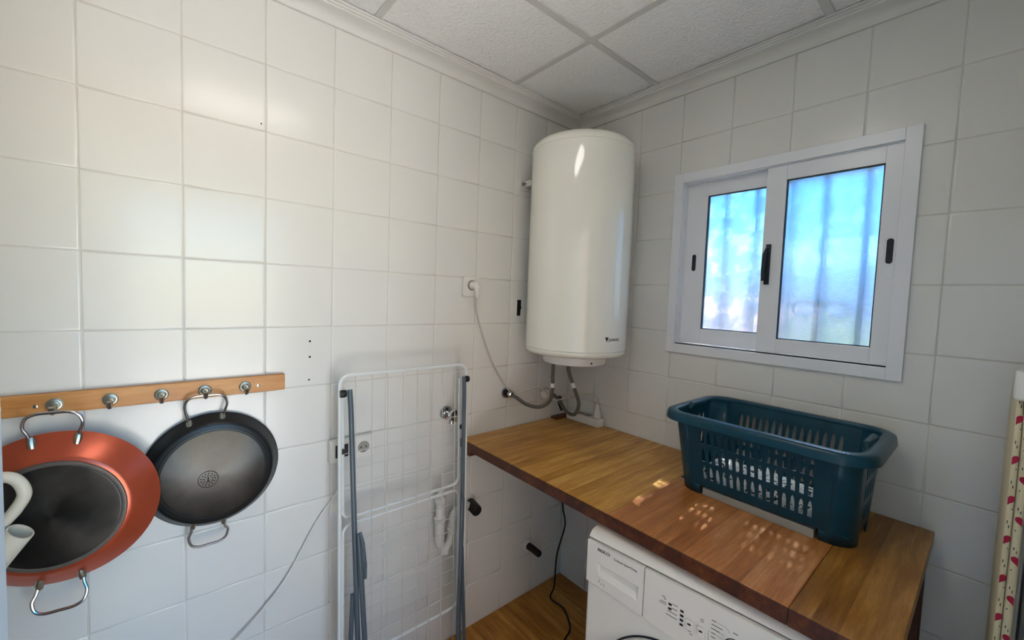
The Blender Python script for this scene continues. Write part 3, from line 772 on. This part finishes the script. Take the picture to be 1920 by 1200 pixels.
link('hanging_loop', MB().tube([(0.06, -1.974, 1.214), (0.09, -1.99, 1.16), (0.13, -2.0, 1.072)], 0.0025, 6), M_CABLE, jg)

# ------------------------------------------------------------------ drying rack (local frame: y along the wall, z up, +x towards the room)
rk = thing('drying_rack', 'folded white and blue-grey clothes drying rack leaning on left wall', 'drying rack', (0.145, -0.985, 0.0), (0, -0.036, 0))
def loop(y0, y1, z0, z1, x, r, rad, m, name, parent=rk):
    return link(name, MB().tube([(x, a, b) for a, b in rrect(y0, y1, z0, z1, rad)], r, 8, closed=True), m, parent, local=True)
fr_ = loop(-0.2485, 0.2485, 0.012, 1.250, 0.0, 0.0068, 0.032, M_RACKW, 'frame')
for k, y in enumerate((-0.198, -0.142, -0.086, -0.027, 0.030, 0.084, 0.137, 0.194)):
    link('drying_wire', MB().tube([(0.004, y, 0.014), (0.004, y, 1.246)], 0.0014, 6), M_WIRE, rk, local=True)
rr_ = rrect(-0.232, 0.232, 0.757, 1.40, 0.03)
wu = link('upper_wing', MB().tube([(-0.022, 0.232, 1.19)] + [(-0.022, a, b) for a, b in (rr_[6::-1] + rr_[:20:-1])] + [(-0.022, -0.232, 1.19)], 0.0058, 8), M_RACKW, rk, local=True)
for k in range(5):
    link('drying_wire', MB().tube([(-0.022, -0.228, 0.812 + 0.056 * k), (-0.022, 0.228, 0.812 + 0.056 * k)], 0.0014, 6), M_WIRE, wu, local=True)
wl = loop(-0.232, 0.232, 0.245, 0.733, -0.022, 0.0058, 0.03, M_RACKW, 'lower_wing')
for k in range(8):
    link('drying_wire', MB().tube([(-0.022, -0.228, 0.300 + 0.054 * k), (-0.022, 0.228, 0.300 + 0.054 * k)], 0.0014, 6), M_WIRE, wl, local=True)
for s in (-1, 1):
    hg = link('hinge', MB().lathe([(0.012, -0.009), (0.013, 0.0), (0.012, 0.009)], (0.012, s * 0.242, 1.192), 'Y', 14), M_BLACK, rk, local=True)
    link('leg', MB().tube([(0.022, s * 0.224, 1.205), (0.028, s * 0.222, 1.15), (0.036, s * 0.212, 0.72), (0.040, s * 0.200, 0.30), (0.045, s * 0.195, 0.006)], [0.0085, 0.0085, 0.0085, 0.0085, 0.0085], 10), M_RACKB, rk, local=True)
    link('leg', MB().tube([(0.052, s * 0.206, 0.73), (0.056, s * 0.198, 0.60), (0.060, s * 0.182, 0.30), (0.064, s * 0.178, 0.006)], [0.006, 0.0085, 0.0085, 0.0085], 10), M_RACKB, rk, local=True)
    link('leg', MB().tube([(0.030, s * 0.216, 0.52), (0.030, s * 0.226, 0.25), (0.030, s * 0.236, 0.006)], 0.0075, 10), M_RACKB, rk, local=True)
    link('leg_clip', MB().tube([(0.055, s * 0.200, 0.735), (0.062, s * 0.194, 0.70), (0.066, s * 0.188, 0.63), (0.064, s * 0.186, 0.58)], [0.004, 0.006, 0.0065, 0.005], 8), M_RACKB, rk, local=True)
    link('wing_hook', MB().box(-0.026, -0.006, s * 0.236 - 0.006, s * 0.236 + 0.006, 0.985, 1.0), M_BLACK, rk, local=True, smooth=False)
link('crossbar', MB().tube([(0.045, -0.195, 0.022), (0.045, 0.195, 0.022)], 0.007, 8), M_RACKB, rk, local=True)

# ------------------------------------------------------------------ plumbing and sockets behind the rack
dsk = thing('double_wall_socket', 'white double wall socket box behind the drying rack', 'socket', (0, -1.162, 0.968))
link('box', MB().prism(rrect(-1.240, -1.084, 0.927, 1.007, 0.006, 4), lambda a, b, h: (h, a, b), 0.0005, 0.026), M_WHITE, dsk, smooth=False, bevel=0.003)
link('inner_frame', MB().prism(rrect(-1.158, -1.091, 0.934, 1.000, 0.004, 3), lambda a, b, h: (h, a, b), 0.026, 0.0285), M_WHITE, dsk, smooth=False, bevel=0.001)
link('socket_well', MB().lathe([(0.0, 0.0292), (0.0185, 0.0292), (0.020, 0.0305), (0.021, 0.0288)], (0, -1.124, 0.967), 'X', 24, caps=False), M_GREY, dsk)
for yy, zz in ((-1.133, 0.967), (-1.115, 0.967), (-1.124, 0.953)):
    link('contact_hole', MB().lathe([(0.0028, 0.0285), (0.0028, 0.0300)], (0, yy, zz), 'X', 10), M_HOLE, dsk, smooth=False)
link('rocker_switch', MB().box(0.026, 0.030, -1.222, -1.178, 0.945, 0.99), M_BLACK, dsk, smooth=False, bevel=0.002)

tp = thing('angle_valve', 'chrome angle valve with round handle on the left wall', 'valve', (0, -0.765, 1.03))
link('rosette', MB().lathe([(0.030, 0.0005), (0.028, 0.006), (0.014, 0.010)], (0, -0.765, 1.03), 'X', 28), M_CHROME, tp)
link('valve_body', MB().lathe([(0.011, 0.008), (0.012, 0.05), (0.015, 0.052), (0.015, 0.062)], (0, -0.765, 1.03), 'X', 18), M_CHROME, tp)
link('outlet', MB().tube([(0.045, -0.765, 1.03), (0.045, -0.765, 0.995)], 0.0105, 14), M_CHROME, tp)
hw_ = link('handle', MB().lathe([(0.010, 0.062), (0.024, 0.064), (0.027, 0.072), (0.024, 0.082), (0.008, 0.085)], (0, -0.768, 1.035), 'X', 14), M_CHROME, tp)

sf = thing('drain_trap', 'white plastic drain trap on the wall behind the rack', 'drain trap', (0.055, -0.80, 0.47))
cx0, cy0 = 0.055, -0.812
link('inlet_pipe', MB().lathe([(0.012, 0.735), (0.013, 0.72), (0.013, 0.68)], (cx0, cy0, 0), 'Z', 18), M_PVC, sf)
link('compression_nut', MB().lathe([(0.020, 0.672), (0.023, 0.676), (0.023, 0.696), (0.017, 0.702)], (cx0, cy0, 0), 'Z', 18), M_PVC, sf)
link('bottle', MB().lathe([(0.016, 0.500), (0.020, 0.520), (0.020, 0.605), (0.017, 0.612), (0.017, 0.672)], (cx0, cy0, 0), 'Z', 20), M_PVC, sf)
link('compression_nut', MB().lathe([(0.022, 0.594), (0.0245, 0.598), (0.0245, 0.614), (0.020, 0.618)], (cx0, cy0, 0), 'Z', 18), M_PVC, sf)
link('bend', MB().tube(spline([(cx0, cy0, 0.53), (cx0, cy0 + 0.004, 0.495), (cx0, cy0 + 0.022, 0.475), (cx0, cy0 + 0.048, 0.490), (cx0, cy0 + 0.058, 0.53), (cx0, cy0 + 0.062, 0.585), (cx0 - 0.005, cy0 + 0.080, 0.612), (0.045, cy0 + 0.115, 0.612), (0.030, -0.66, 0.608)], 6), 0.0165, 16), M_PVC, sf)
link('compression_nut', MB().lathe([(0.021, 0.530), (0.023, 0.534), (0.023, 0.550), (0.020, 0.554)], (cx0, cy0 + 0.059, 0), 'Z', 18), M_PVC, sf)
link('cleaning_cap', MB().lathe([(0.018, 0.452), (0.021, 0.455), (0.021, 0.472), (0.017, 0.476)], (cx0, cy0 + 0.024, 0), 'Z', 18), M_PVC, sf)

def stub(label, y, z, L, r, dy=0.0):
    t = thing('pipe_stub', label, 'pipe', (0, y, z), group='capped wall pipe stubs')
    link('collar', MB().lathe([(r + 0.012, 0.0005), (r + 0.010, 0.010), (r + 0.001, 0.014)], (0, y, z), 'X', 28), M_PVC, t)
    link('rubber_sleeve', MB().tube([(0.008, y, z), (L * 0.5, y + dy * 0.5, z), (L - 0.004, y + dy, z - 0.002), (L, y + dy, z - 0.002)], [r, r, r * 0.98, r * 0.85], 20), M_RUBBER, t)
    return t
st1 = stub('black-capped drain pipe stub on the wall near the rack', -0.635, 0.600, 0.085, 0.024, -0.01)
stub('black-capped pipe stub low on the wall under the worktop', -0.262, 0.262, 0.095, 0.017)

# black cord below the worktop, white cord running down behind the rack
tag(link('black_cord', MB().tube(spline([(0.15, -0.165, 0.866), (0.15, -0.17, 0.60), (0.15, -0.168, 0.498), (0.155, -0.152, 0.396), (0.148, -0.193, 0.26), (0.145, -0.20, 0.10), (0.115, -0.19, 0.012), (0.20, -0.185, 0.006), (0.30, -0.25, 0.006), (0.345, -0.34, 0.006), (0.50, -0.42, 0.006)], 8), 0.0042, 8), M_RUBBER, None), 'black power cord hanging to the floor below the worktop', 'cord')
tag(link('white_cord', MB().tube(spline([(0.008, -1.200, 0.83), (0.007, -1.222, 0.795), (0.007, -1.28, 0.72), (0.010, -1.364, 0.575), (0.014, -1.44, 0.49), (0.018, -1.51, 0.43), (0.03, -1.62, 0.34), (0.05, -1.72, 0.27), (0.08, -1.80, 0.15), (0.10, -1.84, 0.004)], 8), 0.0040, 8), M_WHITE, None), 'thin white cord slanting down the wall left of the rack', 'cord')

# ------------------------------------------------------------------ washing machine (local frame: x to the right along its front, -y out of the front)
wm = thing('washing_machine', 'white front-loading machine standing under the worktop', 'washing machine', (0.742, -0.716, 0.0), (0, 0, math.radians(5.4)))
MW, MDp = 0.597, 0.54
WL = lambda name, mb, m, par=wm, **k: link(name, mb, m, par, local=True, **k)
cab = WL('cabinet', MB().box(0, MW, 0.0, MDp, 0.012, 0.822), M_MACH, smooth=False, bevel=0.010, bseg=4)
top = [(0.0, 0.8285), (-0.002, 0.832), (0.004, 0.840), (0.014, 0.847), (0.030, 0.850), (MDp, 0.850), (MDp, 0.8285)]
WL('lid', MB().prism([(a, b) for a, b in top], lambda a, b, h: (h, a, b), 0.002, MW - 0.002), M_MACH, bevel=0.004, bseg=3)
low = [(0.195, 0.690), (0.26, 0.6835), (0.30, 0.682), (0.34, 0.6835), (0.43, 0.690), (0.595, 0.7035)]
xd = 0.181
pan_poly = [(xd + 0.0012, 0.6925)] + low + [(0.595, 0.8255), (xd + 0.0012, 0.8255)]
WL('control_panel', MB().prism(pan_poly, lambda a, b, h: (a, h, b), -0.010, 0.004), M_MACH, smooth=False, bevel=0.0015)
# drawer front with a scooped grip
dx0, dx1, dz0, dz1 = 0.003, xd - 0.0008, 0.7035, 0.8255
gx0, gx1, gz0, gz1 = 0.040, 0.166, 0.728, 0.771
f = -0.010
V = [(dx0, f, dz0), (dx1, f, dz0 - 0.011), (dx1, f, dz1), (dx0, f, dz1), (gx0, f, gz0 + 0.006), (gx1, f, gz0), (gx1, f, gz1 - 0.006), (gx0, f, gz1),
     (gx0 + 0.004, 0.004, gz0 + 0.024), (gx1 - 0.004, 0.004, gz0 + 0.020), (gx1 - 0.004, 0.016, gz1 - 0.007), (gx0 + 0.004, 0.016, gz1 - 0.001),
     (dx0, 0.02, dz0), (dx1, 0.02, dz0 - 0.011), (dx1, 0.02, dz1), (dx0, 0.02, dz1)]
F = [[0, 1, 5, 4], [1, 2, 6, 5], [2, 3, 7, 6], [3, 0, 4, 7], [4, 5, 9, 8], [5, 6, 10, 9], [6, 7, 11, 10], [7, 4, 8, 11], [8, 9, 10, 11], [0, 12, 13, 1], [1, 13, 14, 2], [2, 14, 15, 3], [3, 15, 12, 0], [12, 15, 14, 13]]
dr = WL('detergent_drawer', MB().add(V, F), M_MACH, smooth=False, bevel=0.001)
def wtext(txt, size, x, z, m, name='lettering', par=None, y=-0.0102, tilt=0.0):
    vs, fs = text_mesh(txt, size, 0.0002)
    c, s_ = math.cos(tilt), math.sin(tilt)
    return WL(name, MB().add([(x + v.x * c - v.y * s_, y - v.z, z + v.x * s_ + v.y * c) for v in vs], fs), m, par or wm, smooth=False)
vs, fs = text_mesh('BEKO', 0.0125, 0.0002)
wd = max(v.x for v in vs)
o_ = WL('maker_name', MB().add([(0.037 + v.x * 0.040 / wd + 0, -0.0102 - v.z, 0.807 + v.y) for v in vs] + [(0.0376 + v.x * 0.040 / wd, -0.0103 - v.z, 0.8072 + v.y) for v in vs], fs + [[i + len(vs) for i in q] for q in fs]), M_PRINT, dr, smooth=False)
vs, fs = text_mesh('Condenser Sensor Drying', 0.0085, 0.0002)
wd = max(v.x for v in vs)
WL('lettering', MB().add([(0.090 + v.x * 0.070 / wd, -0.0102 - v.z, 0.804 + v.y) for v in vs], fs), M_PRINT, dr, smooth=False)
# faint pictograms on the drawer
WL('drawer_symbols', MB().box(0.046, 0.048, -0.0103, -0.0098, 0.716, 0.724).box(0.052, 0.055, -0.0103, -0.0098, 0.713, 0.716).box(0.060, 0.061, -0.0103, -0.0098, 0.711, 0.720).box(0.064, 0.065, -0.0103, -0.0098, 0.711, 0.719), M_PRINTG, dr, smooth=False)
# indicator lamps and their small captions
for (u, z) in ((0.253, 0.768), (0.253, 0.7565), (0.283, 0.767), (0.283, 0.7555), (0.283, 0.744), (0.283, 0.7325)):
    WL('indicator_lamp', MB().box(u - 0.004, u + 0.004, -0.0112, -0.0095, z - 0.0025, z + 0.0025), M_BLACK, wm, smooth=False)
cap_m = MB()
for (u0, u1, z) in ((0.231, 0.240, 0.779), (0.236, 0.242, 0.774), (0.228, 0.243, 0.766), (0.224, 0.243, 0.761), (0.259, 0.272, 0.772), (0.257, 0.271, 0.7605), (0.247, 0.271, 0.749), (0.243, 0.272, 0.7385),
                    (0.327, 0.335, 0.774), (0.327, 0.334, 0.769), (0.300, 0.306, 0.728), (0.303, 0.310, 0.722)):
    cap_m.box(u0, u1, -0.0104, -0.0095, z - 0.0009, z + 0.0009)
WL('caption_print', cap_m, M_PRINTG, smooth=False)['kind'] = 'stuff'
for (u, z) in ((0.3035, 0.743), (0.3305, 0.742)):
    b = WL('push_button', MB().box(u - 0.009, u + 0.009, -0.0165, -0.0095, z - 0.011, z + 0.013), M_MACH, wm, smooth=False, bevel=0.0025)
    WL('indicator_lamp', MB().box(u - 0.004, u + 0.004, -0.0172, -0.0160, z + 0.004, z + 0.008), M_BLACK, b, smooth=False)
pr_m = MB(); pg_m = MB()
for (u0, u1, z) in ((0.352, 0.362, 0.786), (0.352, 0.376, 0.776), (0.351, 0.370, 0.766), (0.352, 0.362, 0.756), (0.352, 0.362, 0.746), (0.398, 0.408, 0.783)):
    pr_m.box(u0, u1, -0.0104, -0.0095, z - 0.0011, z + 0.0011)
WL('programme_print', pr_m, M_PRINTG, smooth=False)['kind'] = 'stuff'
for path in ([(0.364, 0.786), (0.380, 0.786), (0.388, 0.783), (0.391, 0.777)], [(0.372, 0.766), (0.380, 0.764)], [(0.364, 0.756), (0.378, 0.755)], [(0.412, 0.772), (0.42, 0.776), (0.44, 0.776)], [(0.348, 0.758), (0.346, 0.752), (0.346, 0.73)]):
    pg_m.tube([(a, -0.0100, b) for a, b in path], 0.0004, 5)
WL('programme_lines', pg_m, M_PRINTG, smooth=False)['kind'] = 'stuff'
kn = WL('programme_knob', MB().lathe([(0.024, 0.0095), (0.024, 0.0100), (0.0222, 0.0105), (0.0205, 0.026), (0.018, 0.030), (0.0, 0.031)], (0.405, 0.0, 0.745), 'Y', 36, caps=False).xf(Matrix.Diagonal((1, -1, 1, 1))), M_MACH)
WL('knob_gap', MB().lathe([(0.0240, 0.0096), (0.0250, 0.0104), (0.0226, 0.0104)], (0.405, 0.0, 0.745), 'Y', 36, caps=False).xf(Matrix.Diagonal((1, -1, 1, 1))), M_SEAL, kn)
# porthole door
dcx, dcz, dR = 0.283, 0.432, 0.226
FL = Matrix.Diagonal((1, -1, 1, 1))
dd = WL('porthole_door', MB().lathe([(dR - 0.004, 0.002), (dR - 0.004, 0.018), (dR - 0.010, 0.026), (dR - 0.022, 0.030), (dR - 0.030, 0.0315), (dR - 0.075, 0.027), (dR - 0.082, 0.020), (dR - 0.084, 0.016)], (dcx, 0, dcz), 'Y', 72, caps=False).xf(FL), M_MACH)
WL('door_gap', MB().lathe([(dR - 0.003, 0.0005), (dR + 0.0012, 0.0012), (dR - 0.003, 0.0030)], (dcx, 0, dcz), 'Y', 72, caps=False).xf(FL), M_SEAL, dd)
WL('door_panel', MB().lathe([(dR - 0.083, 0.017), (dR - 0.10, 0.026), (0.06, 0.036), (0.0, 0.038)], (dcx, 0, dcz), 'Y', 72, caps=False).xf(FL), M_MACH, dd)
for u in (0.05, 0.547):
    for v in (0.05, 0.49):
        WL('foot', MB().lathe([(0.02, 0.0), (0.02, 0.008), (0.012, 0.014)], (u, v, 0), 'Z', 16), M_BLACK)

# ------------------------------------------------------------------ laundry basket
bk = thing('laundry_basket', 'dark teal plastic laundry basket with slotted sides on worktop', 'basket', (1.048, -0.222, ZC))
CX, CY = 1.048, -0.222
ZR = 1.168                                        # height of the wall top under the rim
def half(z):                                      # half sizes of the body at height z
    k = (z - ZC) / (ZR - ZC)
    return 0.232 + 0.012 * k, 0.108 + 0.062 * k
RC = 0.052
def body_pt(side, s, z, out=0.0):
    """side 0 front,1 right,2 back,3 left: s in -1..1 along the straight part; side 4..7 corners with s in 0..1"""
    a, b = half(z); a += out; b += out
    la, lb = a - RC, b - RC
    if side == 0: return (CX + s * la, CY - b, z)
    if side == 1: return (CX + a, CY + s * lb, z)
    if side == 2: return (CX - s * la, CY + b, z)
    if side == 3: return (CX - a, CY - s * lb, z)
    c = [(1, -1, -PI / 2), (1, 1, 0), (-1, 1, PI / 2), (-1, -1, PI)][side - 4]
    t = c[2] + s * PI / 2
    return (CX + c[0] * la + RC * math.cos(t), CY + c[1] * lb + RC * math.sin(t), z)
def slot(n=5):
    """pointed-arch slot outline in the unit cell (CCW), from bottom left"""
    L_, R_, B_, S_, T_ = 0.24, 0.76, 0.06, 0.55, 0.94
    return [(L_, B_), (0.5, B_), (R_, B_), (R_, S_), (0.5 + 0.17, S_ + 0.25), (0.5, T_), (0.5 - 0.17, S_ + 0.25), (L_, S_)]
def cell_ring(fn):
    """frame between the unit cell and its slot"""
    h = slot()
    o = [(0, 0), (0.5, 0), (1, 0), (1, 0.55), (1, 1), (0.5, 1), (0, 1), (0, 0.55)]
    n = len(h)
    return [fn(*p) for p in h] + [fn(*p) for p in o], [[i, n + i, n + (i + 1) % n, (i + 1) % n] for i in range(n)]
rows = [(0.962, 1.017), (1.023, 1.078), (1.083, 1.138)]
def wall(side, cols, s0, s1, zb):
    """slotted wall: slots between s0..s1, plain elsewhere; zb = raised lower edge between the feet"""
    mb = MB()
    def P(s, z): return body_pt(side, s, z)
    zs = [zb, rows[0][0]] 
    def quad(a0, a1, z0, z1):
        mb.add([P(a0, z0), P(a1, z0), P(a1, z1), P(a0, z1)], [[0, 1, 2, 3]])
    edges = [-1, s0, s1, 1]
    levels = [rows[0][0], rows[0][1], rows[1][0], rows[1][1], rows[2][0], rows[2][1], ZR]
    for a0, a1 in ((-1, s0), (s1, 1)):
        quad(a0, a1, ZC if abs(a0) == 1 and a0 == -1 and side in (0, 2) and False else zb, levels[0])
        for i in range(6): quad(a0, a1, levels[i], levels[i + 1])
    quad(s0, s1, zb, levels[0])
    dv = (s1 - s0) / cols
    for i in range(6):
        if i % 2 == 1 or i == 5:
            quad(s0, s1, levels[i], levels[i + 1])
        else:
            for c in range(cols):
                a0 = s0 + c * dv
                z0, z1 = levels[i], levels[i + 1]
                mb.add(*cell_ring(lambda u, v: P(a0 + u * dv, z0 + v * (z1 - z0))))
    return mb
def weld(o):
    bm = bmesh.new(); bm.from_mesh(o.data); bmesh.ops.remove_doubles(bm, verts=bm.verts, dist=0.00005)
    bmesh.ops.recalc_face_normals(bm, faces=bm.faces); bm.to_mesh(o.data); bm.free()
for side, cols, s0, s1 in ((0, 15, -0.82, 0.82), (2, 15, -0.82, 0.82), (1, 5, -0.72, 0.72), (3, 5, -0.72, 0.72)):
    o = link('slotted_side', wall(side, cols, s0, s1, 0.938), M_TEAL, bk, smooth=False, solid=0.0028)
    weld(o)
for side in (4, 5, 6, 7):
    mb = MB()
    zl = [ZC + 0.0005, 0.938, 1.0, 1.08, ZR]
    nb = 6
    idx = []
    # corner post reaches a little along both straight sides to form the foot
    nxt = {4: 1, 5: 2, 6: 3, 7: 0}[side]; prv = {4: 0, 5: 1, 6: 2, 7: 3}[side]
    ring = lambda z, full: ([body_pt(prv, 1 - e, z) for e in ((0.12, 0.06) if full else ())] + [body_pt(side, k / nb, z) for k in range(nb + 1)] + [body_pt(nxt, -1 + e, z) for e in ((0.06, 0.12) if full else ())])
    for i in range(len(zl) - 1):
        full = i == 0
        r0, r1 = ring(zl[i], full), ring(zl[i + 1], full)
        n = len(r0)
        mb.add(r0 + r1, [[k, k + 1, n + k + 1, n + k] for k in range(n - 1)])
    o = link('corner_post', mb, M_TEAL, bk, smooth=True, solid=0.0032)
    weld(o)
# floor of the basket: slats with gaps
a, b = half(0.945)
mb = MB()
mb.box(CX - a + 0.01, CX + a - 0.01, CY - b + 0.004, CY + b - 0.004, 0.938, 0.941)
link('basket_floor', mb, M_TEAL, bk, smooth=False)
# rolled rim
def rim_loop(out, z, n=8):
    a, b = half(ZR); a += out; b += out; r = RC + out
    pts = []
    for cx, cy, t0 in ((a - r, -(b - r), -PI / 2), (a - r, b - r, 0), (-(a - r), b - r, PI / 2), (-(a - r), -(b - r), PI)):
        for i in range(n + 1):
            t = t0 + PI / 2 * i / n
            pts.append((CX + cx + r * math.cos(t), CY + cy + r * math.sin(t), z))
    return pts
prof = [(-0.002, ZR - 0.006), (-0.003, ZR + 0.004), (0.0, ZR + 0.009), (0.006, ZR + 0.0105), (0.022, ZR + 0.0095), (0.028, ZR + 0.006), (0.0305, ZR - 0.002), (0.0325, ZR - 0.018), (0.0300, ZR - 0.018), (0.028, ZR - 0.002), (0.022, ZR + 0.006), (0.003, ZR + 0.006)]
loops = [rim_loop(o_, z_) for o_, z_ in prof]
n = len(loops[0]); m_ = len(loops)
mb = MB().add([p for l in loops for p in l], [[i * n + k, i * n + (k + 1) % n, ((i + 1) % m_) * n + (k + 1) % n, ((i + 1) % m_) * n + k] for i in range(m_) for k in range(n)])
link('rim', mb, M_TEAL, bk, angle=50)
for s in (-1, 1):                                   # moulded hand grips inside both ends
    a, b = half(ZR)
    xg = CX + s * (a - 0.006)
    link('hand_grip', MB().tube([(xg, CY - 0.055, ZR - 0.004), (xg - s * 0.004, CY - 0.05, ZR + 0.010), (xg - s * 0.004, CY + 0.05, ZR + 0.010), (xg, CY + 0.055, ZR - 0.004)], [0.006, 0.009, 0.009, 0.006], 10), M_TEAL, bk)

# white patterned sheet added to stand in for sun spots on the basket floor
def sun_spots_material():
    m = mat('white_sun_spots_with_dark_figures', '#f2efe6', 0.85)
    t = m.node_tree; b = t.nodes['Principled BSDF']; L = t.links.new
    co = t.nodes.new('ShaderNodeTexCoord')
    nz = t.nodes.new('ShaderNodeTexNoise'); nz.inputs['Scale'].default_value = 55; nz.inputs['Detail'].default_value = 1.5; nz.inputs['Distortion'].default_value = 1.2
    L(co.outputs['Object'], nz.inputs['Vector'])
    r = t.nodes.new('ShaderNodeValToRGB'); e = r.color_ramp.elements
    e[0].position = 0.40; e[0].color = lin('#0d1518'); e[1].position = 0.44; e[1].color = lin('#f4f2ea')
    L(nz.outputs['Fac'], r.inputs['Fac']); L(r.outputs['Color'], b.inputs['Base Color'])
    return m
M_SUN_SPOTS = sun_spots_material()
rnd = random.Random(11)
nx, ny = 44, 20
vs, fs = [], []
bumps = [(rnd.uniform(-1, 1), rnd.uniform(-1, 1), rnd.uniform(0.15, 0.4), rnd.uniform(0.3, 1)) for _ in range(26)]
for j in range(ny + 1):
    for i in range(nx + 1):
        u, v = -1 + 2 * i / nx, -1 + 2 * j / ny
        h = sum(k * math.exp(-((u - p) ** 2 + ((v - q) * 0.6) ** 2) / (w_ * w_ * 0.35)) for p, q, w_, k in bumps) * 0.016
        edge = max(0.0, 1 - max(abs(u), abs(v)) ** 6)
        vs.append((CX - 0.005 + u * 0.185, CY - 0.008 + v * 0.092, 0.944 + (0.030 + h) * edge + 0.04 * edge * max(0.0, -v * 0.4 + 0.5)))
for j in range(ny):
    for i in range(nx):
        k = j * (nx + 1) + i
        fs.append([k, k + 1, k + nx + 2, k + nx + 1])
tag(link('sun_spots_stand_in', MB().add(vs, fs), M_SUN_SPOTS, None, angle=180, solid=0.003), 'white sheet with dark figures standing in for sun spots inside the teal basket', 'stand-in')

# grey bar lying on the worktop below the basket's front edge
tag(link('grey_bar', MB().box(0, 0.304, -0.013, 0.013, 0.0, 0.024).xf(Matrix.Translation((0.895, -0.318, ZC + 0.0003)) @ Matrix.Rotation(math.radians(-1.5), 4, 'Z')), M_GREY, None, smooth=False, bevel=0.002), 'grey flat bar on the worktop under the basket front', 'bar')

# ------------------------------------------------------------------ ironing board seen edge-on at the right
IBX = 0.004
ib = thing('ironing_board', 'upright ironing board with cream heart-print cover at right edge', 'ironing board', (1.530, -0.28, 0.0))
zt = 1.385
out_ = [(-0.07, 0.02), (-0.46, 0.02), (-0.46, 1.20), (-0.455, 1.30), (-0.42, 1.36), (-0.35, zt), (-0.18, zt), (-0.11, 1.36), (-0.075, 1.30), (-0.07, 1.20)]
out_ = out_[::-1]
cv = link('cover', MB().prism(out_, lambda a, b, h: (h, a, b), 1.5105, 1.5195), M_COVER, ib, smooth=False, bevel=0.004, bseg=3)
link('hem', MB().prism([(a + (0.002 if a < -0.3 else -0.002), b) for a, b in out_], lambda a, b, h: (h, a, b), 1.5200, 1.5325), M_COVER, ib, smooth=False, bevel=0.005, bseg=3)
link('board_underside', MB().prism([(a * 0.9 - 0.028, b * 0.97 + 0.02) for a, b in out_], lambda a, b, h: (h, a, b), 1.5325, 1.538), M_GREY, ib, smooth=False)
for yy in (-0.40, -0.14):
    link('leg', MB().tube([(1.552, yy, 0.012), (1.552, yy, 1.22)], 0.010, 10), M_GREY, ib)
link('end_cap', MB().box(1.505, 1.540, -0.480, -0.430, 1.372, 1.425), M_WHITE, ib, smooth=False, bevel=0.006, bseg=3)
km = MB()
def heart(x, z, s, cut):
    pts = []
    for i in range(20):
        t = 2 * PI * i / 20
        hx = 16 * math.sin(t) ** 3 / 16; hz = (13 * math.cos(t) - 5 * math.cos(2 * t) - 2 * math.cos(3 * t) - math.cos(4 * t)) / 16
        pts.append((max(cut[0], min(cut[1], x + hx * s)), z + hz * s))
    return pts
yf = -0.4605
for z in [1.335 - 0.0765 * k for k in range(17)]:
    link('heart_print', MB().prism(heart(1.5115, z, 0.0105, (1.5112, 1.5195)), lambda a, b, h: (a, h, b), yf + 0.0002, yf - 0.0002), M_HEART, cv, smooth=False)
    km.box(1.5150, 1.5162, yf - 0.0002, yf + 0.0003, z + 0.022, z + 0.027); km.box(1.5128, 1.5138, yf - 0.0002, yf + 0.0003, z + 0.030, z + 0.036)
    km.box(1.5165, 1.5185, yf - 0.0002, yf + 0.0003, z - 0.018, z - 0.0165)
for z in [1.298 - 0.0765 * k for k in range(16)]:
    link('heart_print', MB().prism(heart(1.5320, z, 0.0105, (1.5220, 1.5312)), lambda a, b, h: (a, h, b), yf + 0.0022, yf + 0.0016), M_HEART, cv, smooth=False)
    km.box(1.5240, 1.5252, yf + 0.0016, yf + 0.0023, z + 0.020, z + 0.025); km.box(1.5275, 1.5285, yf + 0.0016, yf + 0.0023, z + 0.014, z + 0.019)
    km.box(1.5230, 1.5250, yf + 0.0016, yf + 0.0023, z - 0.020, z - 0.0185)
link('dash_print', km, M_PRINT, cv, smooth=False)['kind'] = 'stuff'
ib.location.x += IBX
jg.location.x += JUGX
tag(link('wood_offcut', MB().box(0.012, 0.050, -0.135, -0.012, ZC, ZC + 0.012), M_CLEAT, None, smooth=False, bevel=0.001), 'small dark wood offcut lying in the worktop corner', 'wood offcut')
